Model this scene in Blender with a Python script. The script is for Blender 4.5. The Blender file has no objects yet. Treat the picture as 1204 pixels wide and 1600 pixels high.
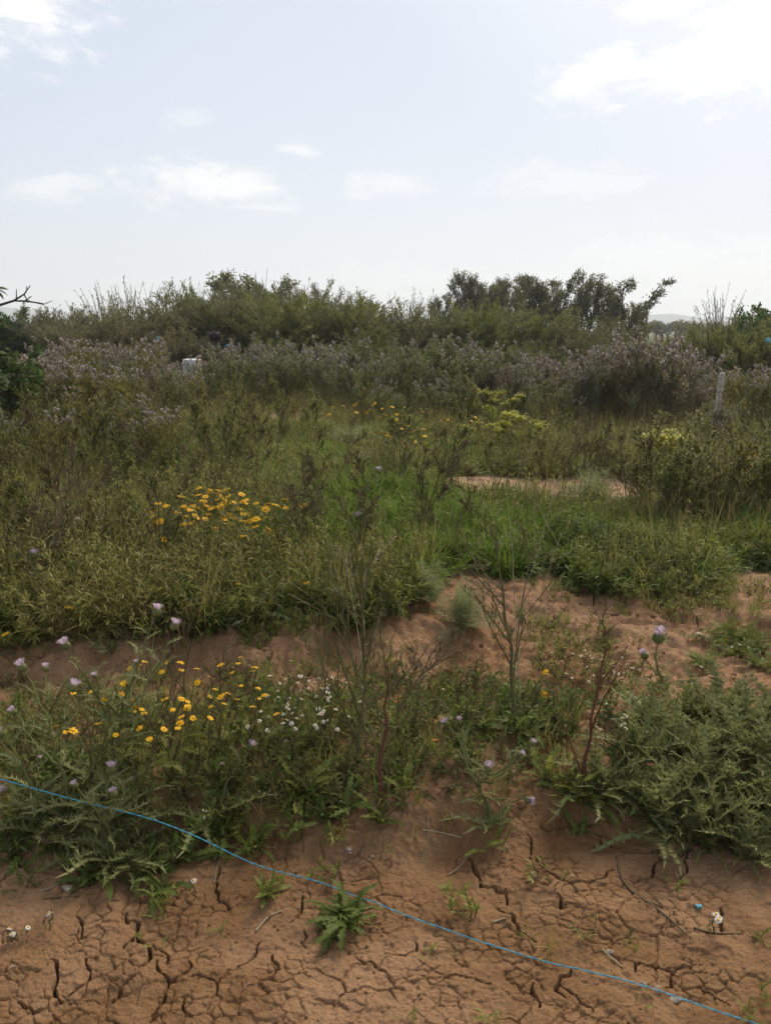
import bpy, math, random
import numpy as np
from mathutils import Matrix, Vector

# ------------------------------------------------------------------ camera
PW, PH, F = 1204.0, 1600.0, 1256.0          # photograph size, focal length in its pixels
CZ = 1.55
HORIZON = 515.0
PITCH = math.atan((PH / 2 - HORIZON) / F)
sc = bpy.context.scene
C = sc.collection
cam = bpy.data.cameras.new('camera')
cam.sensor_fit = 'VERTICAL'; cam.sensor_height = 24.0; cam.lens = 24.0 * F / PH
cam.clip_start = 0.05; cam.clip_end = 12000
camo = bpy.data.objects.new('camera', cam); C.objects.link(camo)
camo.location = (0, 0, CZ); camo.rotation_euler = (math.pi / 2 - PITCH, 0, 0)
sc.camera = camo

# ------------------------------------------------------------------ render settings
sc.view_settings.view_transform = 'Standard'; sc.view_settings.look = 'None'
sc.view_settings.gamma = 1.0; sc.view_settings.use_curve_mapping = False
sc.view_settings.exposure = 0.72
sc.render.engine = 'CYCLES'
sc.cycles.max_bounces = 8; sc.cycles.diffuse_bounces = 3; sc.cycles.glossy_bounces = 2
sc.cycles.transmission_bounces = 4; sc.cycles.volume_bounces = 1
sc.cycles.use_denoising = True
sc.cycles.use_adaptive_sampling = True

# ------------------------------------------------------------------ sun and sky
SUN_EL, SUN_AZ = math.radians(42), math.radians(31)      # azimuth to the right of straight ahead
sun = bpy.data.lights.new('sun', 'SUN'); sun.energy = 3.0; sun.angle = math.radians(22); sun.color = (1, .90, .76)
suno = bpy.data.objects.new('sun', sun); C.objects.link(suno)
sd = Vector((math.sin(SUN_AZ) * math.cos(SUN_EL), math.cos(SUN_AZ) * math.cos(SUN_EL), math.sin(SUN_EL)))
suno.rotation_euler = sd.to_track_quat('Z', 'Y').to_euler(); suno.location = (0, 0, 60)

class NT:
    """small node-tree helper"""
    def __init__(s, tree): s.t = tree; tree.nodes.clear()
    def n(s, kind, **kw):
        nd = s.t.nodes.new(kind)
        for k, v in kw.items(): setattr(nd, k, v)
        return nd
    def link(s, a, b): s.t.links.new(a, b)
    def put(s, sock, v):
        if isinstance(v, bpy.types.NodeSocket): s.t.links.new(v, sock)
        else: sock.default_value = v
    def math(s, op, a, b=0.0, c=None, clamp=False):
        nd = s.n('ShaderNodeMath', operation=op); nd.use_clamp = clamp
        s.put(nd.inputs[0], a); s.put(nd.inputs[1], b)
        if c is not None: s.put(nd.inputs[2], c)
        return nd.outputs[0]
    def mix(s, fac, a, b):
        nd = s.n('ShaderNodeMix', data_type='RGBA')
        s.put(nd.inputs[0], fac); s.put(nd.inputs[6], a); s.put(nd.inputs[7], b)
        return nd.outputs[2]
    def noise(s, vec, scale, detail=4, rough=.55):
        nd = s.n('ShaderNodeTexNoise'); nd.inputs['Scale'].default_value = scale
        nd.inputs['Detail'].default_value = detail; nd.inputs['Roughness'].default_value = rough
        if vec is not None: s.link(vec, nd.inputs['Vector'])
        return nd.outputs['Fac']
    def smooth(s, v, a, b):
        nd = s.n('ShaderNodeMapRange', interpolation_type='SMOOTHSTEP')
        s.put(nd.inputs[0], v); nd.inputs[1].default_value = a; nd.inputs[2].default_value = b
        return nd.outputs[0]
    def comb(s, x, y, z):
        nd = s.n('ShaderNodeCombineXYZ')
        for i, q in enumerate((x, y, z)): s.put(nd.inputs[i], q)
        return nd.outputs[0]

world = bpy.data.worlds.new('World'); sc.world = world; world.use_nodes = True
w = NT(world.node_tree)
sky = w.n('ShaderNodeTexSky', sky_type='NISHITA'); sky.sun_disc = False
sky.sun_elevation = SUN_EL; sky.sun_rotation = SUN_AZ
sky.air_density = 1.0; sky.dust_density = 2.0; sky.ozone_density = 1.0
tc = w.n('ShaderNodeTexCoord')
sep = w.n('ShaderNodeSeparateXYZ'); w.link(tc.outputs['Generated'], sep.inputs[0])
az = w.math('ARCTAN2', sep.outputs[0], sep.outputs[1])
el = w.math('ARCSINE', sep.outputs[2])
ell = w.math('MAXIMUM', el, 0.0)
cv0 = w.comb(az, w.math('MULTIPLY', el, 2.4), 0.0)
warp = w.n('ShaderNodeTexNoise'); warp.inputs['Scale'].default_value = 9.0; warp.inputs['Detail'].default_value = 4; w.link(cv0, warp.inputs['Vector'])
wv_ = w.n('ShaderNodeVectorMath', operation='MULTIPLY_ADD'); w.link(warp.outputs['Color'], wv_.inputs[0]); wv_.inputs[1].default_value = (.16, .12, 0); w.link(cv0, wv_.inputs[2])
cv = wv_.outputs[0]
nz = w.noise(cv, 6.0, 7, .62)
nf = w.noise(cv, 22.0, 8, .68)
nn = w.math('ADD', w.math('MULTIPLY', w.math('SUBTRACT', nz, .5), 3.4), w.math('MULTIPLY', w.math('SUBTRACT', nf, .5), 2.0))
def angles(px, py):
    x, y = (px - 602) / F, (800 - py) / F
    d = np.array([x, math.cos(PITCH) + math.sin(PITCH) * y, -math.sin(PITCH) + math.cos(PITCH) * y])
    d /= np.linalg.norm(d)
    return math.atan2(d[0], d[1]), math.asin(d[2])
# cumulus banks standing in the sky (px, py, half width, half height, density)
CL = [(1110, 125, 190, 62, 1.0), (1180, 60, 90, 70, 1.0), (960, 120, 110, 40, .75), (60, 25, 120, 60, .95), (350, 282, 150, 40, .8), (470, 238, 45, 12, .6), (70, 300, 90, 34, .62),
      (620, 290, 95, 20, .5), (900, 285, 150, 32, .36), (420, 325, 80, 10, .5), (1020, 12, 80, 18, .7), (300, 190, 50, 18, .3), (560, 305, 30, 12, .4),
      (1150, 410, 260, 70, .45), (700, 430, 300, 26, .35)]
tot = None
for (px, py, rw, rh, dn) in CL:
    a0, e0 = angles(px, py)
    dx = w.math('DIVIDE', w.math('SUBTRACT', az, a0), rw / F)
    dy = w.math('DIVIDE', w.math('SUBTRACT', el, e0), rh / F)
    r = w.math('SQRT', w.math('ADD', w.math('MULTIPLY', dx, dx), w.math('MULTIPLY', dy, dy)))
    m = w.math('MULTIPLY', w.smooth(w.math('ADD', w.math('SUBTRACT', 1.0, r), nn), .05, .85), dn)
    tot = m if tot is None else w.math('MAXIMUM', tot, m)
# the same broken cloud carries on over the rest of the sky
n2 = w.noise(cv, 2.6, 6, .6)
away = w.math('MAXIMUM', w.smooth(w.math('ABSOLUTE', az), .5, .75), w.smooth(el, .45, .7))
rest = w.math('MULTIPLY', w.math('MULTIPLY', w.smooth(w.math('ADD', n2, w.math('MULTIPLY', nn, .12)), .5, .68), away), .8)
tot = w.math('MAXIMUM', tot, rest)
# thin bright veil, thicker to the sun's side
dotn = w.n('ShaderNodeVectorMath', operation='DOT_PRODUCT'); w.link(tc.outputs['Generated'], dotn.inputs[0]); dotn.inputs[1].default_value = tuple(sd)
veil = w.math('ADD', w.math('MULTIPLY', w.smooth(dotn.outputs['Value'], .45, .98), .22), .70)
VEIL, CLOUD = (4.0, 4.4, 5.15, 1), (6.8, 6.7, 6.6, 1)
col = w.mix(veil, sky.outputs[0], VEIL)
col = w.mix(tot, col, CLOUD)
glow = w.smooth(dotn.outputs['Value'], .80, .99)
col = w.mix(w.math('MULTIPLY', glow, .45), col, (8.2, 8.1, 7.9, 1))
bg = w.n('ShaderNodeBackground'); bg.inputs['Strength'].default_value = 0.10
w.link(col, bg.inputs['Color'])
wo = w.n('ShaderNodeOutputWorld'); w.link(bg.outputs[0], wo.inputs['Surface'])

# ------------------------------------------------------------------ numpy noise
rng = np.random.default_rng(11)
random.seed(5)
def _hash(ix, iy, seed):
    h = (ix.astype(np.int64) * 374761393 + iy.astype(np.int64) * 668265263 + seed * 1442695041) & 0x7fffffff
    h = ((h ^ (h >> 13)) * 1274126177) & 0x7fffffff
    h = ((h ^ (h >> 16)) * 2246822519) & 0x7fffffff
    return ((h ^ (h >> 15)) & 0xffff) / 65535.0
def vnoise(x, y, seed=0):
    ix, iy = np.floor(x), np.floor(y)
    fx, fy = x - ix, y - iy
    fx = fx * fx * fx * (fx * (fx * 6 - 15) + 10); fy = fy * fy * fy * (fy * (fy * 6 - 15) + 10)
    a, b = _hash(ix, iy, seed), _hash(ix + 1, iy, seed)
    c, d = _hash(ix, iy + 1, seed), _hash(ix + 1, iy + 1, seed)
    return (a + (b - a) * fx) * (1 - fy) + (c + (d - c) * fx) * fy - .5
def fbm(x, y, seed=0, octv=4, g=.5):
    s, a = 0, 1.0
    for o in range(octv):
        s = s + a * vnoise(x * 2 ** o + o * 17.3, y * 2 ** o - o * 9.1, seed + o); a *= g
    return s
def sstep(a, b, x):
    t = np.clip((x - a) / (b - a), 0, 1); return t * t * (3 - 2 * t)
def voronoi_edge(x, y, seed):
    ix, iy = np.floor(x), np.floor(y)
    f1 = np.full(x.shape, 9.0); f2 = np.full(x.shape, 9.0)
    for dx in (-1, 0, 1):
        for dy in (-1, 0, 1):
            cx, cy = ix + dx, iy + dy
            d = np.hypot(cx + _hash(cx, cy, seed) * .95 - x, cy + _hash(cx, cy, seed + 50) * .95 - y)
            f2 = np.where(d < f1, f1, np.minimum(f2, d)); f1 = np.minimum(f1, d)
    return f2 - f1

# ------------------------------------------------------------------ terrain
def base_height(x, y):
    """shape of the land without the fine relief: bare foreground, low ridge, furrow, bank, field"""
    x = np.asarray(x, float); y = np.asarray(y, float)
    wv = .35 * vnoise(x * 1.3, y * .4, 3) + .12 * vnoise(x * 5, y * 3, 4)
    ridge = .085 * sstep(2.12, 2.36, y + wv * .5) * (1 - sstep(2.75, 3.1, y + wv * .5))
    bk = .13 - .07 * sstep(.3, 1.6, x)
    bank = bk * sstep(3.45 + .2 * sstep(0, 1.2, x), 3.8 + .6 * sstep(0, 1.2, x), y + wv)
    near = np.exp(-(y / 30.0) ** 2)
    field = .07 * fbm(x * .45, y * .45, 21, 3) * sstep(4, 7, y) * near
    mound = .16 * np.exp(-(((x - .05) / 1.2) ** 2 + ((y - 6.6) / 1.0) ** 2))
    return ridge + bank + field + mound + .02 * fbm(x * 1.7, y * 1.7, 8, 2) * near
def relief(X, Y):
    """clods, crumb and silt steps on top of the base shape"""
    X = np.asarray(X, float); Y = np.asarray(Y, float)
    near = 1 - sstep(9, 16, Y); fine = 1 - sstep(4.2, 6, Y)
    lump = np.clip(sstep(2.1, 2.3, Y + .25 * vnoise(X * 2, Y * 2, 41)), .18, 1)
    clod = np.abs(fbm(X * 5, Y * 6, 34, 5, .5) + .1 * fbm(X * 2, Y * 2, 35, 2)); clod2 = np.abs(fbm(X * 19 + 3, Y * 21, 37, 3, .55))
    Z = near * (.024 * fbm(X * 4, Y * 4, 31, 3) * (.35 + .65 * lump) + (.06 + .02 * sstep(2.7, 3.1, Y)) * clod * lump * fine + .012 * clod2 * lump * fine)
    Z = Z + fine * (.010 * fbm(X * 26, Y * 26, 36, 4, .65) * (.25 + .75 * lump) + .0055 * fbm(X * 75, Y * 75, 39, 3, .7) * (.55 + .45 * lump))
    flat = (1 - sstep(2.2, 2.6, Y))
    ter = fbm(X * 2.2, Y * 3.4, 61, 5, .6)
    return Z + flat * (.005 * sstep(-.02, .02, ter - .05) + .003 * sstep(.0, .02, fbm(X * 2.6 + 7, Y * 4 + 3, 66, 5, .6) - .12) + .012 * fbm(X * 7, Y * 9, 63, 3))
def full_height(x, y): return base_height(x, y) + relief(x, y)
def ray(px, py):
    u, v = (px - 602) / F, (800 - py) / F
    return np.array([u, math.cos(PITCH) + math.sin(PITCH) * v, -math.sin(PITCH) + math.cos(PITCH) * v])
def pt(px, py, Y):
    d = ray(px, py); return np.array([0, 0, CZ]) + d * (Y / d[1])
def G(px, py):
    d = ray(px, py); t = np.geomspace(1.2, 400, 420)
    for _ in range(2):                                   # march, then refine the step where the ray meets the land
        P = d[None] * t[:, None]; k = int(np.argmax(P[:, 2] + CZ <= base_height(P[:, 0], P[:, 1])))
        t = np.linspace(t[max(k - 1, 0)], t[k], 24)
    P = d[None] * t[:, None]; k = int(np.argmax(P[:, 2] + CZ <= base_height(P[:, 0], P[:, 1])))
    p = P[k]; return np.array([p[0], p[1], float(full_height(p[0], p[1])) - .004])
def pix(x, y, z):
    dz = z - CZ
    f = y * math.cos(PITCH) - dz * math.sin(PITCH); up = y * math.sin(PITCH) + dz * math.cos(PITCH)
    f = np.where(f < .05, .05, f)
    return 602 + F * x / f, 800 - F * up / f

L2 = lambda pts: [(602 + a / 2, 1300 + b / 2) for a, b in pts]
L1 = lambda pts: [(a / 2, 1300 + b / 2) for a, b in pts]
LB = lambda pts: [(a / 2, 750 + b / 2) for a, b in pts]
LR = lambda pts: [(602 + a / 2, 750 + b / 2) for a, b in pts]
CRACKS = [(1.2, L2([(660, 15), (700, 50), (745, 75), (800, 80), (845, 70), (880, 85), (925, 80), (955, 60)])),
 (1.2, L2([(475, 80), (500, 125), (545, 150), (580, 165), (630, 165), (680, 155), (710, 125)])),
 (1.1, L2([(845, 70), (860, 100), (835, 120), (828, 150), (760, 160)])), (.9, L2([(828, 150), (870, 160), (915, 155), (940, 130), (930, 95), (955, 60)])),
 (1.4, L2([(245, 65), (270, 90), (290, 130), (297, 165), (340, 165), (375, 190), (380, 225)])), (1.3, L2([(340, 235), (370, 255), (400, 265), (415, 310), (430, 320), (470, 345)])),
 (1.1, L2([(535, 200), (545, 240), (590, 235)])), (1.2, L2([(780, 440), (795, 405), (830, 415), (860, 430), (895, 440), (930, 415), (970, 410)])),
 (1.2, L2([(580, 430), (540, 480), (530, 500), (560, 520)])), (1.0, L2([(460, 480), (470, 520), (480, 560)])), (.8, L2([(970, 480), (1010, 500), (1075, 545)])),
 (1.3, L2([(1045, 240), (1050, 310)])), (.8, L2([(895, 440), (870, 490)])), (.9, L2([(440, 10), (455, 40), (455, 70)])), (.7, L2([(0, 380), (60, 390), (95, 370), (90, 340)])),
 (.7, L2([(110, 455), (190, 465), (250, 455), (330, 480)])), (.7, L2([(540, 480), (610, 540), (650, 560)])),
 (1.1, L1([(0, 180), (15, 150), (40, 120), (95, 95)])), (1.5, L1([(395, 265), (400, 290), (435, 290), (430, 330), (455, 355), (470, 375), (460, 410), (440, 425)])),
 (.8, L1([(430, 330), (405, 355), (385, 370)])), (1.2, L1([(490, 400), (500, 440), (530, 470), (560, 455), (585, 430), (590, 400)])),
 (1.2, L1([(530, 470), (510, 520), (480, 560), (470, 590)])), (1.0, L1([(590, 450), (640, 450), (680, 470), (740, 430), (800, 370), (815, 340)])), (.8, L1([(680, 470), (675, 520)])),
 (1.3, L1([(160, 410), (180, 440), (170, 490), (190, 530)])), (1.1, L1([(350, 520), (375, 490), (425, 455)])), (1.0, L1([(240, 270), (260, 300), (255, 340)])),
 (1.2, L1([(690, 120), (680, 170), (680, 215), (715, 240)])), (1.1, L1([(905, 290), (940, 260), (945, 210)])), (1.2, L1([(60, 530), (90, 550), (130, 555)])),
 (1.0, L1([(1120, 400), (1160, 410), (1204, 440)])), (.8, L1([(950, 310), (955, 360)])), (.9, L1([(500, 360), (525, 380), (520, 410)])), (.8, L1([(850, 380), (870, 420), (850, 470)])),
 (.8, L1([(270, 400), (285, 440), (270, 480), (215, 515)])), (.7, L1([(580, 520), (570, 560), (600, 580)])),
 (1.5, LB([(540, 500), (525, 560), (535, 610)])), (1.5, LB([(95, 670), (95, 705), (20, 715), (-20, 735)])), (1.2, LB([(850, 560), (840, 600)])), (1.2, LB([(965, 590), (960, 620)])),
 (1.3, LB([(995, 440), (995, 510)])), (1.2, LB([(60, 620), (70, 650)])), (1.0, LB([(370, 530), (350, 560)])),
 (1.5, LR([(755, 350), (750, 400)])), (1.3, LR([(640, 365), (655, 400)])), (1.3, LR([(490, 460), (520, 450), (510, 480)])), (1.2, LR([(975, 430), (975, 470)]))]

def crack_dist(X, Y):
    """signed closeness to the open drying cracks: depth 0..1"""
    out = np.zeros_like(X)
    r2 = np.random.default_rng(3)
    for wd, line in CRACKS:
        P = np.array([G(a, b)[:2] for a, b in line])
        Q = [P[0]]
        for a, b in zip(P[:-1], P[1:]):          # rough the line up
            n = max(2, int(np.linalg.norm(b - a) / .018)); nv = np.array([-(b - a)[1], (b - a)[0]]) / (np.linalg.norm(b - a) + 1e-9)
            for j in range(1, n + 1): Q.append(a + (b - a) * j / n + nv * r2.normal(0, .0045) * (j < n))
        Q = np.array(Q); half = .0022 * wd
        lo, hi = Q.min(0) - .03, Q.max(0) + .03
        sel = np.where((X > lo[0]) & (X < hi[0]) & (Y > lo[1]) & (Y < hi[1]))
        if not len(sel[0]): continue
        x, y = X[sel], Y[sel]; best = np.full(x.shape, 9.0)
        nq = len(Q) - 1
        for j in range(nq):
            a, b = Q[j], Q[j + 1]; ab = b - a
            t = np.clip(((x - a[0]) * ab[0] + (y - a[1]) * ab[1]) / (ab @ ab + 1e-12), 0, 1)
            d = np.hypot(x - a[0] - t * ab[0], y - a[1] - t * ab[1])
            u = (j + .5) / nq; ww = half * (.45 + .75 * math.sin(math.pi * min(1, max(0, u))) ** .6) * (1 + .35 * math.sin(j * 2.1))
            best = np.minimum(best, d / ww)
        out[sel] = np.maximum(out[sel], 1 - sstep(.8, 1.25, best))
    return out

def build_ground():
    ys = list(np.array([-60, -25, -10, -4, -1.5, -.3, .5, .9, 1.15]))
    y = 1.3
    while y < 2900:
        ys.append(y)
        k = .0014 if y < 2.35 else .003 if y < 4.3 else .0065 if y < 9 else .02 if y < 30 else .12
        y += y * k
    ys = np.array(ys)
    us = np.concatenate([np.linspace(-.95, -.56, 24)[:-1], np.linspace(-.56, .56, 740), np.linspace(.56, .95, 24)[1:]])
    ext = np.array([1.5, 4, 12, 50, 250, 1000, 3000.])
    yy = np.maximum(ys, 1.3)
    core = us[None] * yy[:, None]
    X = np.concatenate([core[:, :1] - ext[::-1][None], core, core[:, -1:] + ext[None]], axis=1)
    Y = np.repeat(ys[:, None], X.shape[1], 1)
    Z = base_height(X, Y)
    fine = 1 - sstep(4.2, 6, Y)
    nr = int(np.searchsorted(ys, 16)); nf = int(np.searchsorted(ys, 6)); Zall = Z; Xa, Ya = X, Y
    Zall[:nr] += relief(X[:nr], Y[:nr])
    X, Y, Z, fine = X[:nf], Y[:nf], Zall[:nf].copy(), fine[:nf]
    # alligator cracking: plates with open joints
    S = np.s_[:, :]
    wx, wy = X + .018 * fbm(X * 22, Y * 22, 71, 2), Y + .018 * fbm(X * 22, Y * 22, 75, 2)
    e1 = voronoi_edge(wx / .042, wy / .034, 5); e2 = voronoi_edge(wx / .11, wy / .09, 9)
    fm = sstep(.0, .14, fbm(X * 1.9 + 1.1, Y * 2.3, 81, 3) + .22 + .3 * np.exp(-((X - .3) / .55) ** 2 - ((Y - 1.72) / .33) ** 2) - .9 * np.maximum(0, Y - 1.95)) * fine
    pm = sstep(.02, .2, fbm(X * 2.7, Y * 2.7, 85, 3) + .2 - .6 * np.maximum(0, Y - 2.1)) * fine
    Z = Z - .0072 * (1 - sstep(.04, .14, e1)) * fm * sstep(-.2, .15, fbm(X * 9, Y * 9, 88, 2)) - .011 * (1 - sstep(.016, .055, e2)) * pm * sstep(-.1, .2, fbm(X * 6, Y * 6, 89, 2))
    Z = Z + .004 * fm * (_hash(np.floor(wx / .042), np.floor(wy / .034), 5) - .5)
    cr = crack_dist(X, Y)
    Zall[:nf] = Z - .036 * cr; X, Y, Z = Xa, Ya, Zall
    ny, nx = X.shape
    V = np.stack([X, Y, Z], -1).reshape(-1, 3)
    i = (np.arange(ny - 1)[:, None] * nx + np.arange(nx - 1)[None]).reshape(-1)
    Q = np.stack([i, i + 1, i + nx + 1, i + nx], 1)
    me = bpy.data.meshes.new('ground')
    me.vertices.add(len(V)); me.vertices.foreach_set('co', V.ravel())
    me.loops.add(Q.size); me.loops.foreach_set('vertex_index', Q.ravel().astype(np.int32))
    me.polygons.add(len(Q)); me.polygons.foreach_set('loop_start', np.arange(0, Q.size, 4, dtype=np.int32))
    me.update(); me.polygons.foreach_set('use_smooth', np.ones(len(Q), bool))
    return me

# ------------------------------------------------------------------ materials
def new_mat(name):
    m = bpy.data.materials.new(name); m.use_nodes = True
    return m, NT(m.node_tree)
def finish(t, shader): o = t.n('ShaderNodeOutputMaterial'); t.link(shader, o.inputs['Surface'])
def rgba(c): return (c[0], c[1], c[2], 1)
def leafmat(name, a, b, trans=.38, rough=.55, objrand=.35):
    m, t = new_mat(name)
    at = t.n('ShaderNodeAttribute', attribute_name='tint')
    oi = t.n('ShaderNodeObjectInfo')
    k = t.math('ADD', t.math('MULTIPLY', at.outputs['Fac'], 1 - objrand), t.math('MULTIPLY', oi.outputs['Random'], objrand))
    pos = t.n('ShaderNodeNewGeometry').outputs['Position']
    k = t.math('ADD', k, t.math('MULTIPLY', t.math('SUBTRACT', t.noise(pos, 1.1, 3, .6), .5), .9), clamp=True)
    col = t.mix(k, rgba(a), rgba(b))
    p = t.n('ShaderNodeBsdfPrincipled'); t.link(col, p.inputs['Base Color'])
    p.inputs['Roughness'].default_value = rough; p.inputs['Specular IOR Level'].default_value = .12
    if trans > 0:
        tr = t.n('ShaderNodeBsdfTranslucent'); t.link(col, tr.inputs['Color'])
        mx = t.n('ShaderNodeMixShader'); mx.inputs[0].default_value = trans
        t.link(p.outputs[0], mx.inputs[1]); t.link(tr.outputs[0], mx.inputs[2]); finish(t, mx.outputs[0])
    else: finish(t, p.outputs[0])
    return m
def plain(name, a, b, scale=40, rough=.7, bump=0.0, spec=.3):
    m, t = new_mat(name)
    tcn = t.n('ShaderNodeTexCoord')
    n = t.noise(tcn.outputs['Object'], scale, 5)
    p = t.n('ShaderNodeBsdfPrincipled'); t.link(t.mix(t.smooth(n, .3, .7), rgba(a), rgba(b)), p.inputs['Base Color'])
    p.inputs['Roughness'].default_value = rough; p.inputs['Specular IOR Level'].default_value = spec
    if bump:
        bn = t.n('ShaderNodeBump'); bn.inputs['Strength'].default_value = bump; bn.inputs['Distance'].default_value = .01
        t.link(n, bn.inputs['Height']); t.link(bn.outputs[0], p.inputs['Normal'])
    finish(t, p.outputs[0]); return m
def soilmat():
    m, t = new_mat('clay_soil')
    g = t.n('ShaderNodeNewGeometry').outputs['Position']
    big = t.noise(g, 1.1, 5, .6); mid = t.noise(g, 6.5, 6, .62); fin = t.noise(g, 70, 6, .65); grit = t.noise(g, 420, 3, .6)
    sx = t.n('ShaderNodeSeparateXYZ'); t.link(g, sx.inputs[0])
    c = t.mix(t.smooth(mid, .33, .7), rgba((.178, .091, .038)), rgba((.258, .144, .068)))
    c = t.mix(t.math('MULTIPLY', t.smooth(big, .42, .6), .7), c, rgba((.35, .205, .112)))
    c = t.mix(t.math('MULTIPLY', t.smooth(sx.outputs[1], 3.2, 6.5), .75), c, rgba((.38, .235, .15)))      # drier, sandier up the field
    c = t.mix(t.math('MULTIPLY', t.smooth(fin, .5, .72), .45), c, rgba((.12, .059, .028)))
    c = t.mix(t.math('MULTIPLY', t.smooth(grit, .6, .72), .4), c, rgba((.30, .21, .15)))
    # beyond the built ground cover the plain is grown over
    far = t.smooth(sx.outputs[1], 13, 22)
    c = t.mix(far, c, t.mix(big, rgba((.055, .06, .025)), rgba((.10, .10, .045))))
    p = t.n('ShaderNodeBsdfPrincipled'); t.link(c, p.inputs['Base Color'])
    p.inputs['Roughness'].default_value = .92; p.inputs['Specular IOR Level'].default_value = .12
    b1 = t.n('ShaderNodeBump'); b1.inputs['Strength'].default_value = .9; b1.inputs['Distance'].default_value = .012
    t.link(t.math('ADD', fin, t.math('MULTIPLY', grit, .35)), b1.inputs['Height'])
    t.link(b1.outputs[0], p.inputs['Normal']); finish(t, p.outputs[0]); return m

M = {}
M['soil'] = soilmat()
M['grass'] = leafmat('lush_grass', (0.085, 0.15, 0.014), (0.22, 0.3, 0.045), .35)
M['grass_dry'] = leafmat('dry_grass', (0.2, 0.165, 0.045), (0.36, 0.28, 0.1), .42)
M['herb'] = leafmat('herb_leaf', (0.115, 0.135, 0.024), (0.27, 0.275, 0.065), .42)
M['herb_dark'] = leafmat('dark_herb_leaf', (0.065, 0.095, 0.018), (0.165, 0.2, 0.048), .42)
M['herb_olive'] = leafmat('olive_herb', (0.155, 0.145, 0.034), (0.31, 0.28, 0.085), .42)
M['herb_pale'] = leafmat('pale_feather_leaf', (0.19, 0.215, 0.09), (0.32, 0.33, 0.16), .42)
M['thistle'] = leafmat('thistle_leaf', (0.11, 0.13, 0.04), (0.25, 0.255, 0.1), .38)
M['thistle_grey'] = leafmat('grey_thistle', (0.14, 0.155, 0.075), (0.27, 0.27, 0.145), .38)
M['weedstem'] = leafmat('weed_stem', (0.07, 0.068, 0.026), (0.14, 0.12, 0.05), 0)
M['redstem'] = leafmat('red_stem', (.09, .028, .022), (.14, .055, .035), 0)
M['drystem'] = leafmat('dry_stem', (0.2, 0.165, 0.095), (0.31, 0.26, 0.16), 0)
M['brownstem'] = leafmat('brown_stem', (0.075, 0.055, 0.026), (0.14, 0.1, 0.05), 0)
M['yellow'] = leafmat('yellow_petal', (0.7, 0.37, 0.008), (0.82, 0.5, 0.015), .3, objrand=.5)
M['yellow_disc'] = leafmat('orange_disc', (.50, .22, .01), (.60, .30, .02), 0)
M['white'] = leafmat('white_petal', (.62, .62, .56), (.80, .80, .76), .42)
M['lilac'] = leafmat('lilac_floret', (0.46, 0.34, 0.42), (0.7, 0.58, 0.66), .42)
M['lilac_far'] = leafmat('faded_lilac', (0.46, 0.36, 0.39), (0.66, 0.56, 0.59), .3)
M['herb_under'] = leafmat('undergrowth_leaf', (.07, .07, .018), (.17, .16, .05), .35)
M['shrub_b'] = leafmat('brownish_shrub', (.115, .11, .045), (.20, .18, .08), .35)
M['prickly'] = leafmat('prickly_leaf', (.105, .122, .035), (.25, .255, .095), .38)
M['mauve'] = leafmat('mauve_grey_bracts', (0.28, 0.23, 0.2), (0.43, 0.36, 0.32), .3)
M['umbel'] = leafmat('yellow_umbel', (0.3, 0.3, 0.02), (0.42, 0.38, 0.03), .42)
M['umbel_leaf'] = leafmat('umbel_leaf', (.16, .20, .03), (.26, .28, .05), .42)
M['tamarisk'] = leafmat('tamarisk_green', (0.1, 0.112, 0.034), (0.195, 0.2, 0.068), .42)
M['tamarisk_y'] = leafmat('tamarisk_yellow_green', (0.12, 0.132, 0.032), (0.22, 0.22, 0.068), .42)
M['tamarisk_b'] = leafmat('tamarisk_brown', (0.165, 0.14, 0.07), (0.285, 0.24, 0.13), .42)
M['treeleaf'] = leafmat('tree_leaf', (0.095, 0.105, 0.045), (0.18, 0.18, 0.085), .38)
M['figleaf'] = leafmat('broad_leaf', (0.04, 0.075, 0.016), (0.085, 0.13, 0.03), .42)
M['bark'] = plain('bark', (.09, .07, .05), (.17, .14, .11), 14, .9, .4)
M['darkbark'] = plain('dark_bark', (.04, .032, .026), (.09, .075, .06), 14, .9, .4)
M['twine'] = plain('blue_twine', (.03, .22, .33), (.07, .36, .47), 160, .55, .2)
M['white_plastic'] = plain('white_plastic', (.40, .40, .38), (.55, .55, .53), 9, .5, .05)
M['black_plastic'] = plain('black_plastic', (.012, .012, .014), (.03, .03, .033), 12, .4, .1)
M['blue_plastic'] = plain('blue_plastic', (.07, .28, .36), (.14, .40, .46), 20, .5, .1)
M['post'] = plain('weathered_post', (.24, .20, .17), (.46, .41, .35), 26, .95, .7)
M['stone'] = plain('pale_stone', (.24, .18, .13), (.42, .34, .26), 60, .9, .4)
M['orange_leaf'] = leafmat('dry_orange_leaf', (.42, .15, .03), (.55, .24, .06), .2)
M['hill'] = plain('far_hill', (.06, .075, .075), (.12, .125, .115), .006, 1.0, 0, 0)

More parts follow.
